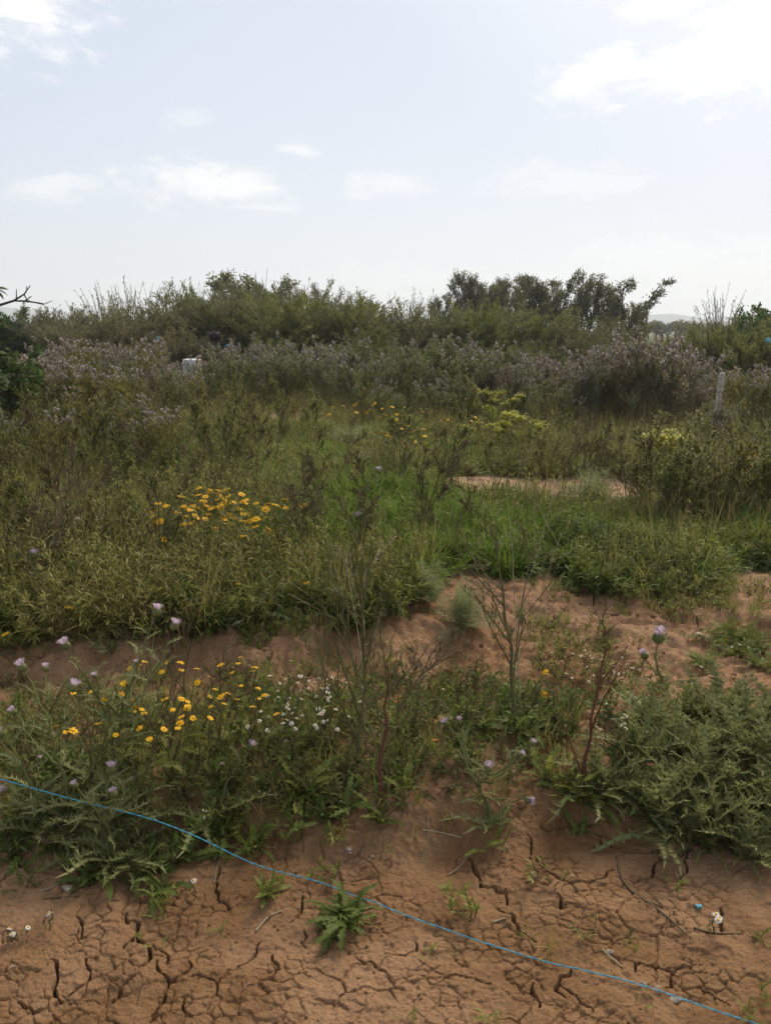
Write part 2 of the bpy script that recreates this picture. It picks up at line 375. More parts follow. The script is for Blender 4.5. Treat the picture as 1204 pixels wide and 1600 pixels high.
# ------------------------------------------------------------------ mesh builder
def unit(v): return v / (np.linalg.norm(v, axis=-1, keepdims=True) + 1e-9)
class MB:
    def __init__(s): s.v = []; s.q = []; s.m = []; s.t = []; s.n = 0
    def add(s, V, Q, mat=0, tint=.5):
        V = np.asarray(V, float).reshape(-1, 3); Q = np.asarray(Q).reshape(-1, 4)
        s.v.append(V); s.q.append(Q + s.n); s.n += len(V)
        s.m.append(np.full(len(Q), mat)); s.t.append(np.broadcast_to(np.asarray(tint, float).ravel() if np.ndim(tint) else tint, (len(V),)))
        return s
    def ribbons(s, P, S, W, mat=0, tint=None):
        """n ribbons through k stations: P (n,k,3) centres, S side vectors, W half widths"""
        P = np.asarray(P, float); n, k, _ = P.shape
        S = np.broadcast_to(S, P.shape); W = np.broadcast_to(W, (n, k))[..., None]
        V = np.stack([P - S * W, P + S * W], 2).reshape(-1, 3)
        i = (np.arange(n)[:, None] * k + np.arange(k - 1)[None]).reshape(-1) * 2
        Q = np.stack([i, i + 1, i + 3, i + 2], 1)
        if tint is None: tint = rng.random(n)
        return s.add(V, Q, mat, np.repeat(np.broadcast_to(tint, (n,)), 2 * k))
    def folded(s, P, S, U, W, fold=.35, mat=0, tint=None):
        """ribbons with a sunken midrib"""
        P = np.asarray(P, float); n, k, _ = P.shape
        S = np.broadcast_to(S, P.shape); U = np.broadcast_to(U, P.shape); W = np.broadcast_to(W, (n, k))[..., None]
        V = np.stack([P - S * W + U * W * fold, P, P + S * W + U * W * fold], 2).reshape(-1, 3)
        i = (np.arange(n)[:, None] * k + np.arange(k - 1)[None]).reshape(-1) * 3
        Q = np.concatenate([np.stack([i, i + 1, i + 4, i + 3], 1), np.stack([i + 1, i + 2, i + 5, i + 4], 1)])
        if tint is None: tint = rng.random(n)
        return s.add(V, Q, mat, np.repeat(np.broadcast_to(tint, (n,)), 3 * k))
    def tubes(s, P, R, sides=4, mat=0, tint=None):
        P = np.asarray(P, float); n, k, _ = P.shape; R = np.broadcast_to(R, (n, k))
        T = unit(np.gradient(P, axis=1))
        ref = np.where(np.abs(T[..., 2:3]) > .9, np.array([1., 0, 0]), np.array([0, 0, 1.]))
        A = unit(np.cross(T, ref)); B = np.cross(T, A)
        an = np.arange(sides) * 2 * math.pi / sides
        V = P[:, :, None] + R[..., None, None] * (A[:, :, None] * np.cos(an)[None, None, :, None] + B[:, :, None] * np.sin(an)[None, None, :, None])
        idx = np.arange(n * k * sides).reshape(n, k, sides)
        a = idx[:, :-1]; b = idx[:, 1:]
        Q = np.stack([a, np.roll(a, -1, 2), np.roll(b, -1, 2), b], -1).reshape(-1, 4)
        if tint is None: tint = rng.random(n)
        return s.add(V.reshape(-1, 3), Q, mat, np.repeat(np.broadcast_to(tint, (n,)), k * sides))
    def lathe(s, prof, sides=8, mat=0, tint=.5, off=(0, 0, 0)):
        pr = np.array(prof, float); an = np.arange(sides) * 2 * math.pi / sides
        V = np.stack([pr[:, None, 0] * np.cos(an), pr[:, None, 0] * np.sin(an), np.repeat(pr[:, 1:2], sides, 1)], -1) + np.array(off)
        idx = np.arange(len(pr) * sides).reshape(len(pr), sides)
        a, b = idx[:-1], idx[1:]
        return s.add(V, np.stack([a, np.roll(a, -1, 1), np.roll(b, -1, 1), b], -1).reshape(-1, 4), mat, tint)
    def join(s, o, mat=None):
        for v, q, m_, t in zip(o.v, o.q, o.m, o.t):
            pass
        V = np.concatenate(o.v); Q = np.concatenate(o.q); m_ = np.concatenate(o.m); t = np.concatenate(o.t)
        s.v.append(V); s.q.append(Q + s.n); s.n += len(V); s.m.append(m_ if mat is None else np.full(len(Q), mat)); s.t.append(t); return s
    def mesh(s, name, mats, smooth=False):
        V = np.concatenate(s.v); Q = np.concatenate(s.q).astype(np.int32); mi = np.concatenate(s.m).astype(np.int32)
        me = bpy.data.meshes.new(name)
        me.vertices.add(len(V)); me.vertices.foreach_set('co', V.astype(np.float32).ravel())
        me.loops.add(Q.size); me.loops.foreach_set('vertex_index', Q.ravel())
        me.polygons.add(len(Q)); me.polygons.foreach_set('loop_start', np.arange(0, Q.size, 4, dtype=np.int32))
        me.polygons.foreach_set('material_index', mi)
        a = me.attributes.new('tint', 'FLOAT', 'POINT'); a.data.foreach_set('value', np.concatenate(s.t).astype(np.float32))
        me.update()
        if smooth: me.polygons.foreach_set('use_smooth', np.ones(len(Q), bool))
        for q in mats: me.materials.append(M[q] if isinstance(q, str) else q)
        return me

# ------------------------------------------------------------------ object helpers
def obj(name, me, parent=None, loc=(0, 0, 0), rot=(0, 0, 0), scale=1.0):
    o = bpy.data.objects.new(name, me); C.objects.link(o)
    o.location = tuple(loc); o.rotation_euler = rot
    o.scale = (scale,) * 3 if np.isscalar(scale) else scale
    if parent is not None: o.parent = parent
    return o
def tag(o, label=None, cat=None, group=None, kind=None):
    if label: o['label'] = label
    if cat: o['category'] = cat
    if group: o['group'] = group
    if kind: o['kind'] = kind
    return o
def thing(name, label, cat, loc, group=None, rz=0.0):
    o = obj(name, None, None, loc, (0, 0, rz)); o.empty_display_size = .1
    return tag(o, label, cat, group)
def place(name, me, parent, p, d, L, roll=0.0):
    """put a mesh built along +X (normal +Z) at p, pointing along d, length L"""
    d = Vector(d).normalized()
    q = d.to_track_quat('X', 'Z')
    o = obj(name, me, parent, p); o.rotation_mode = 'QUATERNION'
    o.rotation_quaternion = q @ Matrix.Rotation(roll, 3, 'X').to_quaternion() if False else (q.to_matrix() @ Matrix.Rotation(roll, 3, 'X')).to_quaternion()
    o.scale = (L, L, L); return o
def rdir(el, az): return np.stack([np.cos(el) * np.cos(az), np.cos(el) * np.sin(az), np.sin(el)], -1)
def zat(x, y): return float(full_height(x, y)) - .01

# ------------------------------------------------------------------ ground
ground = obj('ground', build_ground()); ground.data.materials.append(M['soil']); tag(ground, kind='structure')
ground['label'] = 'cracked red clay ground under the weeds'

# ------------------------------------------------------------------ branching
def path(p, d, L, k=6, wig=.08, grav=0.0, r=rng):
    P = [np.array(p, float)]; d = unit(np.array(d, float))
    for i in range(k - 1):
        d = unit(d + r.normal(0, wig, 3) + np.array([0, 0, grav])); P.append(P[-1] + d * L / (k - 1))
    return np.array(P)
def at_path(P, t):
    f = t * (len(P) - 1); i = min(int(f), len(P) - 2); return P[i] + (P[i + 1] - P[i]) * (f - i), unit(P[i + 1] - P[i])
def off_axis(d, ang, r=rng):
    a = unit(np.cross(d, r.normal(0, 1, 3))); return unit(d * math.cos(ang) + a * math.sin(ang))
def system(p, d, L, rad, depth, nbr=(4, 6), ang=(.5, .9), ratio=(.35, .6), t0=.2, wig=.08, grav=0.0, k=6, r=rng):
    """stem with side branches: list of (path, radii, level)"""
    P = path(p, d, L, k, wig, grav, r)
    out = [(P, np.linspace(rad, rad * .35, k), depth)]
    if depth > 0:
        n = r.integers(nbr[0], nbr[1] + 1)
        for i in range(n):
            t = t0 + (1 - t0) * (i + r.random()) / n * .95
            q, dd = at_path(P, t)
            b = off_axis(dd, r.uniform(*ang), r); b[2] = abs(b[2]) * .8 + .15
            out += system(q, b, L * r.uniform(*ratio) * (1.15 - .6 * t), rad * (.62 - .25 * t), depth - 1, nbr, ang, ratio, t0, wig, grav, k, r)
    return out
def tube_sys(mb, sysl, sides=4, mat=0, minr=0.0):
    P = np.array([s[0] for s in sysl]); R = np.maximum(np.array([s[1] for s in sysl]), minr)
    return mb.tubes(P, R, sides, mat)

# ------------------------------------------------------------------ leaf and flower meshes (unit length along +X)
def arc(n, k, L, el0, droop, az, p0=None):
    """n centrelines of k stations starting at elevation el0 and bending down by droop"""
    s = np.linspace(0, 1, k)[None]
    e = el0[:, None] - droop[:, None] * s
    st = L[:, None] / (k - 1)
    dx = np.cos(e) * st; dz = np.sin(e) * st
    X = np.cumsum(dx, 1) - dx; Z = np.cumsum(dz, 1) - dz
    P = np.stack([X * np.cos(az)[:, None], X * np.sin(az)[:, None], Z], -1)
    if p0 is not None: P = P + p0[:, None]
    S = np.stack([-np.sin(az), np.cos(az), np.zeros_like(az)], -1)[:, None]
    return P, S
def thistle_leaf(seed, mats=('thistle',), lobes=7, wide=.2):
    r = np.random.default_rng(seed); mb = MB(); k = 8
    dr = r.uniform(.5, 1.1)
    P, S = arc(1, k, np.array([1.]), np.array([.25]), np.array([dr]), np.array([0.]))
    wv = .04 * np.sin(np.linspace(0, 9, k)); P[0, :, 1] += wv
    mb.folded(P, S, np.array([0, 0, 1.]), np.array([.014, .028, .034, .034, .03, .026, .018, .003])[None], .3, 0, r.uniform(.75, 1.0))
    for i in range(lobes):
        t = .14 + .8 * i / lobes; q, d = at_path(P[0], t); Ls = wide * (1.15 - .75 * t) * r.uniform(.8, 1.15)
        for sgn in (-1, 1):
            side = unit(d * r.uniform(.35, .8) + np.array([0, sgn, 0]) + np.array([0, 0, r.uniform(.0, .7)]))
            for sp, sc_ in ((0, 1), (.55, .62), (-.5, .55)):
                ax = unit(side + d * sp); w0 = .019 * sc_
                Pp = np.stack([q, q + ax * Ls * sc_ * .45, q + ax * Ls * sc_ + np.array([0, 0, .02])])[None]
                mb.ribbons(Pp, unit(np.cross(ax, np.array([0, 0, 1.])))[None, None], np.array([[w0, w0 * .9, .002]]), 0, r.uniform(.2, 1))
    return mb.mesh('thistle_leaf', mats)
def lobed_leaf(seed, mats=('herb_dark',), wide=.13, teeth=6, jag=.42):
    """sow-thistle / dandelion type: broad toothed blade"""
    r = np.random.default_rng(seed); mb = MB(); k = teeth * 2 + 3
    P, S = arc(1, k, np.array([1.]), np.array([.35]), np.array([r.uniform(.5, 1.3)]), np.array([0.]))
    s = np.linspace(0, 1, k); env = np.sin(np.pi * np.clip(s, .0, 1) ** .75) ** .7 * wide
    env = env * (.55 + .45 * s); wv = env.copy(); wv[1::2] *= jag; wv[0] = .02; wv[1] = .022; wv[-1] = .004
    P[0, :, 2] += .02 * np.sin(s * 14 + seed); P[0, :, 1] += .03 * np.sin(s * 5 + seed)
    # teeth lean back: shift edge stations
    mb.folded(P, S, np.array([0, 0, 1.]), wv[None], .28, 0, r.uniform(.35, .75))
    mb.tubes(P[:, ::2] - np.array([0, 0, .004]), np.linspace(.014, .004, len(P[0, ::2]))[None], 3, 0, .95)
    return mb.mesh('lobed_leaf', mats)
def feather_leaf(seed, mats=('herb',), n=14, wide=.22, thin=.010):
    r = np.random.default_rng(seed); mb = MB()
    P, S = arc(1, 7, np.array([1.]), np.array([.4]), np.array([r.uniform(.3, 1.0)]), np.array([0.]))
    mb.ribbons(P, S, np.linspace(.012, .005, 7)[None], 0, .5)
    A = []; Sd = []
    for i in range(n):
        t = .12 + .86 * i / n; q, d = at_path(P[0], t); Ls = wide * math.sin(math.pi * (t * .8 + .15)) * r.uniform(.7, 1.1)
        for sgn in (-1, 1):
            ax = unit(d * .7 + np.array([0, sgn, r.uniform(0, .5)])); A.append([q, q + ax * Ls * .5, q + ax * Ls]); Sd.append(unit(np.cross(ax, [0, 0, 1.])))
            for f, a2 in ((.4, .9), (.65, -.8)):
                q2 = q + ax * Ls * f; ax2 = unit(ax + d * a2); A.append([q2, q2 + ax2 * Ls * .2, q2 + ax2 * Ls * .36]); Sd.append(unit(np.cross(ax2, [0, 0, 1.])))
    mb.ribbons(np.array(A), np.array(Sd)[:, None], np.array([[thin, thin, thin * .4]]), 0, r.random(len(A)))
    return mb.mesh('feather_leaf', mats)
def petals_mesh(name, n, mat, droop, wide, seed, inner=.22):
    r = np.random.default_rng(seed); mb = MB()
    az = np.arange(n) * 2 * math.pi / n + r.normal(0, .07, n)
    P, S = arc(n, 4, r.uniform(.42, .52, n) - .0, r.normal(.15, .12, n), np.full(n, droop) + r.normal(0, .15, n), az)
    P[..., 0] += inner * .6 * np.cos(az)[:, None]; P[..., 1] += inner * .6 * np.sin(az)[:, None]
    sc_ = 1 / (1 + inner); P *= sc_
    mb.ribbons(P, S, np.array([[wide * .5, wide, wide, wide * .45]]), 0, r.random(n))
    return mb.mesh(name, (mat,))
def disc_mesh(mat, rad, h):
    mb = MB(); mb.lathe([(rad, -.01), (rad * .98, h * .45), (rad * .7, h * .9), (rad * .25, h * 1.05), (.004, h * 1.05)], 8, 0, .5)
    mb.lathe([(.03, -.16), (rad * .75, -.09), (rad * 1.05, -.02)], 7, 1, .5)
    return mb.mesh('disc', (mat, 'herb'), True)
YP = [petals_mesh('yellow_petals', 15, 'yellow', d, .085, s) for s, d in ((1, .25), (2, .6), (3, .05))]
YD = disc_mesh('yellow_disc', .20, .10)
WP = [petals_mesh('white_petals', 13, 'white', d, .075, s, .25) for s, d in ((4, .3), (5, .8), (6, 1.2))]
WD = disc_mesh('yellow', .19, .16)
def thistle_head_meshes(seed, spiny=1.0, open_=1.0):
    r = np.random.default_rng(seed)
    a = MB(); a.lathe([(.05, -.02), (.3, .05), (.44, .25), (.42, .48), (.30, .66), (.2, .70)], 9, 0, .45)
    n = 46; az = r.random(n) * 6.283; hh = r.uniform(.05, .6, n); el = r.uniform(-.2, .75, n) + (hh - .3)
    d = rdir(el, az); rr = .42 - .5 * np.abs(hh - .32) ** 1.4
    p = np.stack([np.cos(az) * rr, np.sin(az) * rr, hh], -1); Ls = r.uniform(.16, .34, n) * spiny
    S = np.stack([-np.sin(az), np.cos(az), 0 * az], -1)[:, None]
    a.ribbons(np.stack([p, p + d * Ls[:, None] * .5, p + d * Ls[:, None]], 1), S, np.array([[.045, .022, .003]]), 0, r.random(n))
    b = MB(); n = 80; az = r.random(n) * 6.283; r0 = .26 * np.sqrt(r.random(n)); lean = r0 / .26 * .75 * open_ + r.normal(0, .08, n)
    d = np.stack([np.cos(az) * np.sin(lean), np.sin(az) * np.sin(lean), np.cos(lean)], -1); Ls = r.uniform(.42, .58, n)
    p = np.stack([np.cos(az) * r0, np.sin(az) * r0, np.full(n, .62)], -1)
    S = np.stack([-np.sin(az), np.cos(az), 0 * az], -1)[:, None]
    b.ribbons(np.stack([p, p + d * Ls[:, None] * .6, p + d * Ls[:, None]], 1), S, np.array([[.018, .026, .03]]), 0, r.random(n))
    return a.mesh('involucre', ('thistle',), True), b.mesh('florets', ('lilac',))
THD = [thistle_head_meshes(s, sp, op) for s, sp, op in ((21, .8, 1), (22, 1.0, .8), (23, 1.7, .5))]
TL = [thistle_leaf(s) for s in (31, 32, 33, 34)]
TLG = [thistle_leaf(s, ('thistle_grey',)) for s in (35, 36)]
TLN = [thistle_leaf(s, ('thistle',), 8, .12) for s in (37, 38, 39)]
TLD = [thistle_leaf(s, ('prickly',), 9, .2) for s in (27, 28, 29)]
LL = [lobed_leaf(s) for s in (41, 42, 43)] + [lobed_leaf(44, ('herb',), .13, 7, .45), lobed_leaf(45, ('herb',), .17, 5, .6)]
FL = [feather_leaf(s) for s in (51, 52)]
FLP = [feather_leaf(s, ('herb_pale',), 14, .26, .006) for s in (53, 54)]
FLU = [feather_leaf(s, ('umbel_leaf',), 14, .3, .012) for s in (55, 56)]

def add_head(root, kind, p, up, size, r=rng):
    up = Vector(up).normalized(); q = up.to_track_quat('Z', 'Y')
    if kind == 'yellow': a, b, nb = YP[r.integers(3)], YD, 'disc'
    elif kind == 'white': a, b, nb = WP[r.integers(3)], WD, 'disc'
    else:
        pr = THD[{'lilac': r.integers(2), 'spiny': 2}[kind]]; a, b, nb = pr[0], pr[1], 'florets'
    o = obj('flower_head', a, root, p, (0, 0, 0), size); o.rotation_mode = 'QUATERNION'
    o.rotation_quaternion = q @ Matrix.Rotation(r.uniform(0, 6.28), 3, 'Z').to_quaternion()
    obj(nb, b, o)
    return o

# ------------------------------------------------------------------ foreground thistles
def bez(a, b, bow, k=9, r=rng):
    t = np.linspace(0, 1, k)[:, None]; mid = (a + b) / 2 + bow
    P = (1 - t) ** 2 * a + 2 * t * (1 - t) * mid + t * t * b
    P[1:-1] += r.normal(0, .006, (k - 2, 3)); return P
def flowering_thistle(label, basepx, heads, lean=(0, 0), leaf=(.10, .2), step=.035, rosette=10, rad=.006, kind='lilac', leaves=TL, stem='thistle', group=None, rl=(.16, .28)):
    """heads: (px, py, dy, size) -> a stem climbs from the base to each one"""
    b = G(*basepx); root = thing('thistle_plant', label, 'thistle', b, group)
    tops = [pt(px, py, b[1] + dy) - b for px, py, dy, s in heads]
    order = np.argsort([-t[2] for t in tops]); main = None; mb = MB(); paths = []
    for j in order:
        tp = tops[j]
        if main is None:
            main = bez(np.zeros(3), tp, np.array([-tp[0] * .25, 0, tp[2] * .12])); P = main; R = np.linspace(rad, rad * .4, len(P))
        else:
            t = float(np.clip((tp[2] / main[-1, 2]) * .45, .08, .6)); st, _ = at_path(main, t)
            P = bez(st, tp, np.array([(tp - st)[0] * .15, 0, -abs(tp[2] - st[2]) * .12])); R = np.linspace(rad * .7, rad * .35, len(P))
        paths.append((P, j)); 
        m1 = MB(); m1.tubes(P[None], R[None], 5, 0)
        obj('stem', m1.mesh('stem', (stem,), True), root)
        L = np.linalg.norm(np.diff(P, axis=0), axis=1).sum(); n = int(L / step)
        for i in range(n):
            t = .03 + .9 * (i + rng.random() * .5) / n; q, d = at_path(P, t)
            a = i * 2.4 + rng.random(); out = np.array([math.cos(a), math.sin(a), rng.uniform(.1, .8)])
            sz = (leaf[1] + (leaf[0] - leaf[1]) * t) * rng.uniform(.6, 1.1)
            place('leaf', leaves[rng.integers(len(leaves))], root, q, out, sz, rng.uniform(-.4, .4))
        if kind: add_head(root, kind, P[-1], unit(P[-1] - P[-2]) + np.array([0, -.1, .3]), heads[j][3])
    for i in range(rosette):
        a = i * 2.4 + rng.random(); place('leaf', leaves[rng.integers(len(leaves))], root, (0, 0, .01), (math.cos(a), math.sin(a), rng.uniform(.05, .7)), rng.uniform(*rl), rng.uniform(-.3, .3))
    return root

flowering_thistle('tall spiny thistle with lilac heads rising over the yellow daisies beside the left bank', (165, 1270),
    [(243, 962, .25, .036), (271, 984, .2, .034), (106, 1014, .05, .034), (150, 1060, .1, .02), (215, 1040, .3, .02)], leaf=(.07, .17), rosette=14)
flowering_thistle('thistle with pale lilac heads at the left edge in front of the bare bank', (112, 1290),
    [(38, 1048, .1, .034), (110, 1081, .05, .036), (72, 1050, .15, .026), (25, 1116, .1, .026)], leaf=(.06, .14), step=.045, rosette=10)
flowering_thistle('low bushy thistle with two small lilac heads behind the blue twine', (185, 1345),
    [(172, 1210, .12, .034), (180, 1246, .05, .028), (205, 1225, .2, .02), (120, 1230, .0, .02)], leaf=(.09, .18), rosette=18, step=.03)
flowering_thistle('thistle sprawling to the left edge over the blue twine', (75, 1320),
    [(5, 1150, .1, .026), (60, 1190, .15, .02), (10, 1235, .0, .02)], leaf=(.09, .17), rosette=12, step=.035)
flowering_thistle('slender thistle with one lilac head right of the yellow daisies', (330, 1290),
    [(390, 1172, .15, .03), (350, 1200, .15, .018)], leaf=(.06, .13), rosette=8)
flowering_thistle('small thistle with two purple heads on the clod ridge', (765, 1300),
    [(762, 1205, .02, .028), (700, 1135, .25, .026), (716, 1132, .28, .024), (808, 1180, .12, .022), (828, 1165, .15, .022), (822, 1250, -.05, .026)], leaf=(.05, .12), rosette=9, rl=(.1, .18), step=.04)
flowering_thistle('upright thistle with one big spiny head standing above the prickly clump', (1025, 1090),
    [(1027, 1003, .0, .062), (1008, 1030, .05, .04)], leaf=(.07, .12), step=.04, rosette=8, kind='spiny', rad=.008, stem='thistle', leaves=TL, rl=(.08, .16))

# ------------------------------------------------------------------ leafy clumps
def rosette(name, label, cat, b, leaves, n, ln, el=(.05, .9), group=None, droop=0.0):
    root = thing(name, label, cat, b, group)
    for i in range(n):
        a = i * 2.39996 + rng.random() * .5; e = rng.uniform(*el)
        place('leaf', leaves[rng.integers(len(leaves))], root, (rng.normal(0, .015), rng.normal(0, .015), .005), (math.cos(a) * math.cos(e), math.sin(a) * math.cos(e), math.sin(e)), rng.uniform(*ln) * rng.uniform(.6, 1), rng.uniform(-.5, .5))
    return root
# prickly clump at the right
spots = [(1010, 1130), (1075, 1115), (1140, 1120), (1200, 1130), (985, 1190), (1050, 1185), (1115, 1180), (1180, 1195), (1230, 1180), (1000, 1245), (1065, 1255), (1130, 1250), (1190, 1265), (1100, 1310), (1165, 1330), (1215, 1310), (940, 1235), (1035, 1300), (1150, 1150), (1090, 1215)]
for i, (px, py) in enumerate(spots):
    r_ = rosette('prickly_thistle', 'flowerless prickly thistle in the big clump at right', 'thistle', G(px, py + 14), TLD + TL[:3] + TLN[:1], 42, (.11, .29), (-.05, 1.45), 'prickly thistles massed at the right edge')
# broad-leaved rosettes with hanging leaves
BR = [((905, 1262), 18, (.14, .24), 'broad-leaved rosette at the foot of the red-brown dead stem', LL),
      ((850, 1225), 16, (.12, .2), 'toothed rosette on the ridge left of the red-brown dead stem', TLD + LL[3:]),
      ((815, 1165), 18, (.14, .24), 'leafy green herb at the foot of the tall pale bare weed', LL[:3]),
      ((850, 1130), 12, (.1, .2), 'leafy green herb behind the ridge beside the yellow daisy pair', LL[:3]),
      ((760, 1150), 12, (.1, .18), 'leafy herb between the purple thistle and the dry leaves', LL[3:]),
      ((470, 1250), 18, (.14, .24), 'long-leaved rosette left of the red stem weed', LL[3:]),
      ((540, 1270), 18, (.1, .19), 'dark leafy rosette in the shade of the bare weeds', LL[:3]),
      ((590, 1290), 14, (.09, .17), 'leafy rosette at the foot of the red stem weed', LL),
      ((500, 1290), 14, (.09, .16), 'flat rosette on top of the clod ridge', LL[:3]),
      ((630, 1250), 12, (.08, .15), 'small leafy herb right of the red stem', LL[3:]),
      ((230, 1360), 20, (.14, .24), 'broad lobed leaves low beneath the left thistles', LL[:3] + TLD),
      ((150, 1370), 18, (.12, .22), 'lobed rosette spilling onto bare clay under the thistles', LL[:3]),
      ((285, 1345), 18, (.13, .22), 'leafy rosette just behind the twine where it leaves the thistles', LL[:3]),
      ((350, 1310), 14, (.12, .2), 'leafy rosette behind the twine left of the bare clods', LL),
      ((405, 1330), 10, (.1, .17), 'leafy rosette touching the twine beside the round clod', LL[:3]),
      ((255, 1400), 12, (.1, .17), 'low leafy rosette nearest the cracked flat below the thistles', LL[:3]),
      ((40, 1300), 16, (.12, .2), 'grey-green rosette under the twine at the left edge', LL[3:]),
      ((20, 1345), 12, (.1, .18), 'low dark leaves at the left edge above the bare clay', LL[:3]),
      ((95, 1340), 14, (.1, .18), 'lobed rosette between the left-edge rosette and the thistle foot', LL[:3]),
      ((540, 1440), 34, (.13, .19), 'dense dark rosette alone on cracked clay under the twine', LL[:3]),
      ((420, 1405), 15, (.06, .12), 'small sparse rosette on clay below the twine', LL[3:]),
      ((905, 1300), 7, (.13, .19), 'tongue-leaved rosette hanging down the ridge onto bare clay', LL[:2]),
      ((768, 1322), 8, (.09, .15), 'pale lobed leaves at the foot of the small purple thistle', LL[3:])]
for (p, n, ln, lb, lv) in BR: rosette('leafy_rosette', lb, 'plant', G(*p), lv, int(n * 1.6), (ln[0] * .6, ln[1] * .8), (.02, 1.1))
for (px, py, n) in [(705, 1400, 7), (672, 1492, 5), (1195, 1570, 12), (1170, 1595, 10), (770, 1598, 6), (1190, 1475, 10), (640, 1598, 4), (1010, 1575, 4), (210, 1325, 8), (822, 1460, 6), (240, 1472, 5), (335, 1460, 5), (600, 1340, 5), (1060, 1388, 5)]:
    rosette('seedling', 'tiny green seedling in the bare cracked clay', 'seedling', G(px, py), FL + LL[3:], n, (.025, .06), (.1, 1.0), 'seedlings dotted over the bare clay')
# dark mat at the right, low grey-green plants
for i in range(16):
    px, py = 1075 + rng.random() * 150, 985 + rng.random() * 70
    rosette('mat_plant', 'dark small-leaved mat plant above the prickly clump', 'plant', G(px, py), FL + LL[:1], 20, (.07, .15), (.05, .9), 'dark mat plants near the right edge')
# feathery pale plant
rosette('feathery_plant', 'pale grey-green feathery plant hanging over the bank right of centre', 'plant', G(725, 985), FLP, 44, (.18, .34), (-.3, 1.4))
rosette('feathery_plant', 'smaller pale feathery plant left of the hanging one', 'plant', G(672, 950), FLP, 26, (.14, .26), (.0, 1.2))
rosette('feathery_plant', 'pale fern-like seedling of thistle in front of the bare sandy strip', 'plant', G(925, 800), FLP, 40, (.28, .5), (.1, 1.3))
rosette('feathery_plant', 'small dark withered plant lying flat by the dead black stem', 'plant', G(945, 1000), LL[:1] + FL, 14, (.06, .13), (-.05, .4))

# ------------------------------------------------------------------ flowers with fine stems
def flower_plant(name, label, cat, b, kind, n, h, spread, size, stem, leaves, nl, group=None, lean=(0, 0)):
    root = thing(name, label, cat, b, group); P = []; tops = []
    for i in range(n):
        a = rng.random() * 6.283; rr = spread * math.sqrt(rng.random()); hh = h * rng.uniform(.7, 1.08)
        tp = np.array([math.cos(a) * rr + lean[0], math.sin(a) * rr + lean[1], hh])
        P.append(bez(np.array([rng.normal(0, .01), rng.normal(0, .01), 0]), tp, np.array([-tp[0] * .2, -tp[1] * .2, .1 * hh]), 7)); tops.append(tp)
    mb = MB(); P = np.array(P); mb.tubes(P, np.linspace(.0022, .0012, 7)[None], 3, 0)
    # forks with buds
    F_ = []
    for q in P:
        for j in range(3):
            st, d = at_path(q, rng.uniform(.3, .9)); F_.append(path(st, off_axis(d, rng.uniform(.4, .9)) + np.array([0, 0, .4]), h * rng.uniform(.12, .3), 4, .12))
    mb.tubes(np.array(F_), np.linspace(.0014, .0009, 4)[None], 3, 0)
    obj('stem', mb.mesh('stems', (stem,)), root)
    for i in range(nl):
        q, d = at_path(P[rng.integers(n)], rng.uniform(.02, .75)); a = rng.random() * 6.283
        place('leaf', leaves[rng.integers(len(leaves))], root, q, (math.cos(a), math.sin(a), rng.uniform(0, 1.2)), h * rng.uniform(.14, .3), rng.uniform(-.5, .5))
    for tp, q in zip(tops, P):
        add_head(root, kind, tp, unit(q[-1] - q[-2]) * .6 + np.array([rng.normal(0, .45), rng.normal(-.1, .45), 1]), size * rng.uniform(.75, 1.1))
    return root
for (px, py) in [(195, 1225), (235, 1210), (270, 1235), (300, 1200), (330, 1235), (255, 1180), (215, 1265), (355, 1200), (300, 1260), (390, 1215), (180, 1190), (345, 1170), (275, 1150), (400, 1160)]:
    flower_plant('yellow_daisy', 'yellow daisy of the foreground patch by the left thistles', 'flower', G(px, py), 'yellow', rng.integers(3, 6), .31, .14, .024, 'brownstem', FL, 14, 'yellow daisies of the foreground patch')
for (px, py, n, h) in [(100, 1195, 4, .12), (845, 1085, 1, .12), (850, 1110, 2, .09)]:
    flower_plant('yellow_daisy', {100: 'low yellow daisy in front of the bank at the far left', 845: 'single yellow daisy beside the tall pale bare weed', }.get(px, 'drooping orange daisy just under the single yellow daisy'), 'flower', G(px, py), 'yellow', n, h, .05, .034, 'weedstem', FL, 8)
for (px, py) in [(430, 1175), (455, 1150), (480, 1180), (505, 1160), (465, 1200), (520, 1190), (440, 1130), (495, 1130), (420, 1205), (540, 1150)]:
    flower_plant('chamomile', 'white chamomile between yellow daisies and bare weeds', 'flower', G(px, py), 'white', rng.integers(5, 9), .19, .10, .0175, 'weedstem', FL, 16, 'white chamomile left of the bare weeds')
for (px, py) in [(900, 1090), (930, 1085), (960, 1090), (985, 1080), (915, 1060), (950, 1060), (880, 1070), (1000, 1065)]:
    flower_plant('chamomile', 'white chamomile behind the red-brown dead stem', 'flower', G(px, py), 'white', rng.integers(3, 6), .11, .06, .016, 'brownstem', FL, 6, 'white chamomile behind the dead stem')
for (px, py) in [(925, 1185), (955, 1200), (985, 1190), (945, 1165), (975, 1160), (935, 1215)]:
    flower_plant('chamomile', 'white chamomile squeezed between dead stem and prickly clump', 'flower', G(px, py), 'white', rng.integers(2, 5), .13, .06, .016, 'brownstem', FL, 12, 'white chamomile beside the prickly clump')
for (px, py) in [(15, 1475), (35, 1465), (75, 1455)]:
    flower_plant('chamomile', 'white chamomile at the lower left corner on bare clay', 'flower', G(px, py), 'white', 2, .045, .03, .019, 'weedstem', FL, 5, 'white chamomile in the lower left corner')
